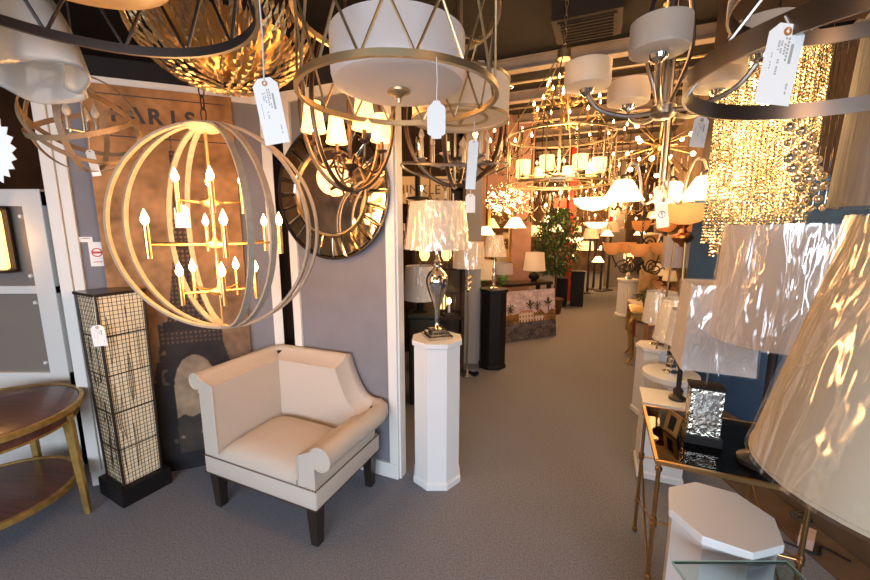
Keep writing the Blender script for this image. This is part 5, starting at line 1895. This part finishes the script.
# assorted far fixtures, all hanging from the ceiling
FAR = [(486, 235, 5.2, 'bell'), (474, 160, 3.8, 'arm'), (530, 215, 6.0, 'arm'), (547, 222, 8.4, 'bell'), (540, 205, 5.4, 'arm'), (575, 195, 7.2, 'arm'),
       (556, 232, 7.6, 'bell'), (585, 250, 9.8, 'drum'), (598, 262, 9.2, 'bell'), (607, 236, 8.8, 'bell'), (618, 205, 6.5, 'arm'), (606, 192, 7.4, 'arm'),
       (625, 225, 9.5, 'arm'), (632, 210, 7.5, 'arm'), (645, 205, 6.4, 'arm'), (628, 172, 6.6, 'arm'), (604, 165, 6.2, 'arm'), (640, 235, 8.0, 'bell'), (618, 245, 10.5, 'bell'),
       (590, 180, 8.2, 'arm'), (700, 165, 5.2, 'arm'), (703, 210, 4.6, 'arm'), (640, 160, 8.6, 'arm'), (678, 185, 6.5, 'arm'), (612, 270, 11.2, 'bell'), (626, 258, 11.5, 'drum'),
       (632, 248, 11.0, 'bell'), (583, 222, 10.0, 'arm'), (612, 225, 11.0, 'arm'), (570, 180, 9.0, 'arm'), (430, 205, 3.6, 'arm'), (416, 236, 3.4, 'arm'), (550, 170, 7.8, 'arm'), (525, 178, 7.0, 'arm'),
       (505, 170, 6.0, 'arm'), (690, 220, 6.2, 'arm'), (645, 190, 9.5, 'arm'), (657, 218, 7.0, 'bell'), (672, 205, 8.5, 'arm'), (695, 195, 7.5, 'arm'),
       (522, 196, 7.4, 'arm'), (536, 188, 8.6, 'arm'), (545, 200, 9.6, 'arm'), (563, 212, 9.9, 'arm'), (515, 228, 5.7, 'bell'), (532, 236, 7.9, 'drum'), (577, 208, 11.4, 'arm'), (590, 196, 10.6, 'arm'), (560, 190, 10.8, 'arm'), (600, 208, 12.2, 'arm'), (610, 180, 10.0, 'arm'), (622, 190, 11.6, 'arm'), (636, 178, 10.4, 'arm'), (588, 236, 12.4, 'bell'), (575, 232, 12.8, 'drum'), (650, 176, 12.0, 'arm'), (602, 250, 12.9, 'bell'), (571, 258, 12.0, 'bell')]
names = {'bell': ('glass_pendant', 'small lit bell glass pendant among the crowd of lights far down the aisle', 'lit bell pendants far down the aisle'),
         'arm': ('small_chandelier', 'small branched metal chandelier among the crowd of lights beyond the big cage chandelier', 'small chandeliers far back'),
         'drum': ('drum_pendant', 'small lit cream drum pendant among the crowd of lights far down the aisle', 'small drum pendants far down the aisle')}
protos = {}


def far_fixture(kind):
    nm, lab, grp = names[kind]
    t = thing(nm, lab, 'pendant lamp' if kind != 'arm' else 'chandelier', (0, 0, 0), 0, grp)
    if kind == 'bell':
        MB().shell([(r * 1.1, z) for r, z in BELL], 0.004, 20).build('glass_shade', M['frostlit'], t)
        MB().ball((0, 0, 0.03), 0.035, 8).build('bulb', M['bulbhot'], t)
        MB().tube([(0, 0, 0.12), (0, 0, 0.3)], 0.01, 6).build('stem', M['bronze'], t)
    elif kind == 'drum':
        MB().shell([(0.17, 0), (0.15, 0.18)], 0.004, 24).build('shade', M['shadelit'], t)
        MB().ball((0, 0, 0.07), 0.03, 8).build('bulb', M['bulb'], t)
        MB().tube([(0, 0, 0.1), (0, 0, 0.3)], 0.008, 6).build('stem', M['bronze'], t)
    else:
        b = MB().lathe([(0.0001, -0.06), (0.03, -0.03), (0.012, 0.0), (0.03, 0.05), (0.01, 0.12), (0.006, 0.3)], 10)
        b.build('body', M['bronze'], t)
        for k in range(6):
            a = k * PI / 3
            dx, dy = math.cos(a) * 0.24, math.sin(a) * 0.24
            ar = MB().tube(smooth_path([(0, 0, 0), (dx * 0.4, dy * 0.4, -0.09), (dx * 0.85, dy * 0.85, -0.05), (dx, dy, 0.05)], 3), 0.009, 5).build('arm', M['champagne' if k % 2 else 'bronze'], t)
            MB().tube([(dx, dy, 0.05), (dx, dy, 0.12)], 0.011, 6).build('candle_sleeve', M['paper'], ar)
            if k % 3 == 0:
                MB().ball((dx, dy, 0.145), 0.019, 8, 1.5).build('bulb', M['bulb'], ar)
            bb = MB()
            for i in range(3):
                bb.ball((dx * 0.9, dy * 0.9, -0.03 - i * 0.03), 0.013, 6)
            bb.build('crystal_drop', M['bead'], ar)
    return t


RODS = {}
for i, (px, py, d_, kind) in enumerate(FAR):
    c = W(px, py, d_)
    if kind not in protos:
        protos[kind] = t = far_fixture(kind)
    else:
        t = dup(protos[kind])
        for chd in list(t.children):
            if chd.name.startswith('rod'):
                bpy.data.objects.remove(chd)
    t.location = c
    t.rotation_euler.z = fr.uniform(0, 6)
    s_ = fr.uniform(0.9, 1.25)
    t.scale = (s_, s_, s_)
    MB().tube([(0, 0, 0.29), (0, 0, (CEIL - c.z) / s_)], 0.008, 6).build('rod', M['bronze'], t)
for p, e in (((2.2, 6.2, 2.2), 110), ((3.4, 8.0, 2.2), 150), ((4.6, 10.2, 2.2), 170), ((5.6, 12.2, 2.2), 120), ((1.4, 4.8, 2.4), 35), ((2.6, 4.2, 2.3), 45), ((0.1, 3.6, 2.3), 8), ((-0.4, 3.6, 2.0), 6), ((-2.6, 3.6, 2.0), 4), ((-2.9, 0.9, 2.2), 12)):
    light('shop_fill', p, e, (1, 0.5, 0.19), 0.25)  # added points without fixtures, boosting the far lamps and the mirror's wall

# tall floor lamps in a cluster far away
for i, (px, py, h_) in enumerate(((593, 289, 1.5), (600, 291, 1.45), (607, 290, 1.5), (587, 293, 1.35))):
    g = G(px, py)
    lab = '%s dark-poled floor lamp of the far row by the grey column' % ('leftmost', 'second leftmost', 'second rightmost', 'rightmost')[(1, 2, 3, 0)[i]]
    t = thing('floor_lamp', lab, 'floor lamp', (g.x, g.y, 0))
    MB().lathe([(0, 0), (0.15, 0), (0.15, 0.02), (0.03, 0.04), (0, 0.04)], 20).build('base', M['espresso'], t)
    MB().tube([(0, 0, 0.03), (0, 0, h_)], 0.03, 8).build('pole', M['espresso'], t)
    MB().shell([(0.2, h_ - 0.02), (0.13, h_ + 0.22)], 0.004, 24).build('shade', M['shadewarm'], t)
# far shelving with small lit lamps along the right partition
sh0, sh1 = Vector((2.62, 3.6, 0)), Vector((5.4, 9.5, 0))
dd_ = (sh1 - sh0).normalized()
nn_ = Vector((-dd_.y, dd_.x, 0))
for zi, z in enumerate((0.75, 1.2, 1.65)):
    c = sh0 + dd_ * 3.6 + nn_ * 0.16
    t = MB().box((0, 0, 0), (4.8, 0.24, 0.025)).build('wall_shelf', M['wood'], None, flat=True)
    t.location = (c.x, c.y, z)
    t.rotation_euler.z = math.atan2(dd_.y, dd_.x)
    tag(t, ('lowest', 'middle', 'highest')[zi] + ' long wooden wall shelf along the far right partition', 'shelf')
first = None
for i in range(24):
    z = (0.7625, 1.2125, 1.6625)[i % 3]
    c = sh0 + dd_ * (1.4 + (i // 3) * 0.56 + fr.uniform(-0.1, 0.1)) + nn_ * 0.16
    if first is None:
        t = first = thing('accent_lamp', 'small amber accent lamp on the shelves along the far right partition', 'lamp', (0, 0, 0), 0, 'accent lamps on the far right shelves')
        MB().lathe([(0.05, 0), (0.05, 0.01), (0.015, 0.03), (0.03, 0.07), (0.012, 0.12), (0.012, 0.16)], 12).build('body', M['bronze'], t)
        MB().shell([(0.09, 0.14), (0.06, 0.27)], 0.003, 16).build('shade', M['shadewarm'], t)
        MB().ball((0, 0, 0.18), 0.02, 8).build('bulb', M['bulb'], t)
    else:
        t = dup(first)
    t.location = (c.x, c.y, z)

# ceiling vent
c = G(588, 14, CEIL - 0.06)
t = thing('ceiling_vent', 'dark square air vent box in the ceiling above the canopy of the cage chandelier', 'vent', (c.x, c.y, CEIL), GA)
MB().box((0, 0, -0.08), (0.5, 0.42, 0.16)).build('box', mat('vent_box', (0.02, 0.014, 0.01), 0.8), t, flat=True)
MB().box((0, 0, -0.165), (0.42, 0.34, 0.012)).build('grille_frame', MATS['vent_box'], t, flat=True)
for k in range(7):
    MB().box((0, -0.15 + k * 0.05, -0.175), (0.38, 0.012, 0.012)).build('slat', M['ceiling'], t, flat=True)

# ============================================================= LIGHT
w = bpy.data.worlds.new('world')
sc.world = w
w.use_nodes = True
bgn = w.node_tree.nodes['Background']
bgn.inputs[0].default_value = (0.55, 0.72, 1.0, 1)
bgn.inputs[1].default_value = 0.5
al = bpy.data.lights.new('window_daylight', 'AREA')
al.shape = 'RECTANGLE'
al.size = 5.0
al.size_y = 1.2
al.energy = 115
al.spread = math.radians(120)
al.color = (0.76, 0.87, 1.0)
ao = bpy.data.objects.new('window_daylight', al)
col.objects.link(ao)
ao.location = (-1.0, -2.45, 1.5)
ao.rotation_euler = (PI / 2 - math.radians(24), 0, 0)
# bare warm fill lights added for the front part, no fixtures
for p, e in (((-1.2, -0.6, 2.3), 10), ((1.0, -0.6, 2.3), 14), ((1.0, 1.9, 2.5), 12)):
    light('shop_fill', p, e, (1, 0.54, 0.24), 0.2)
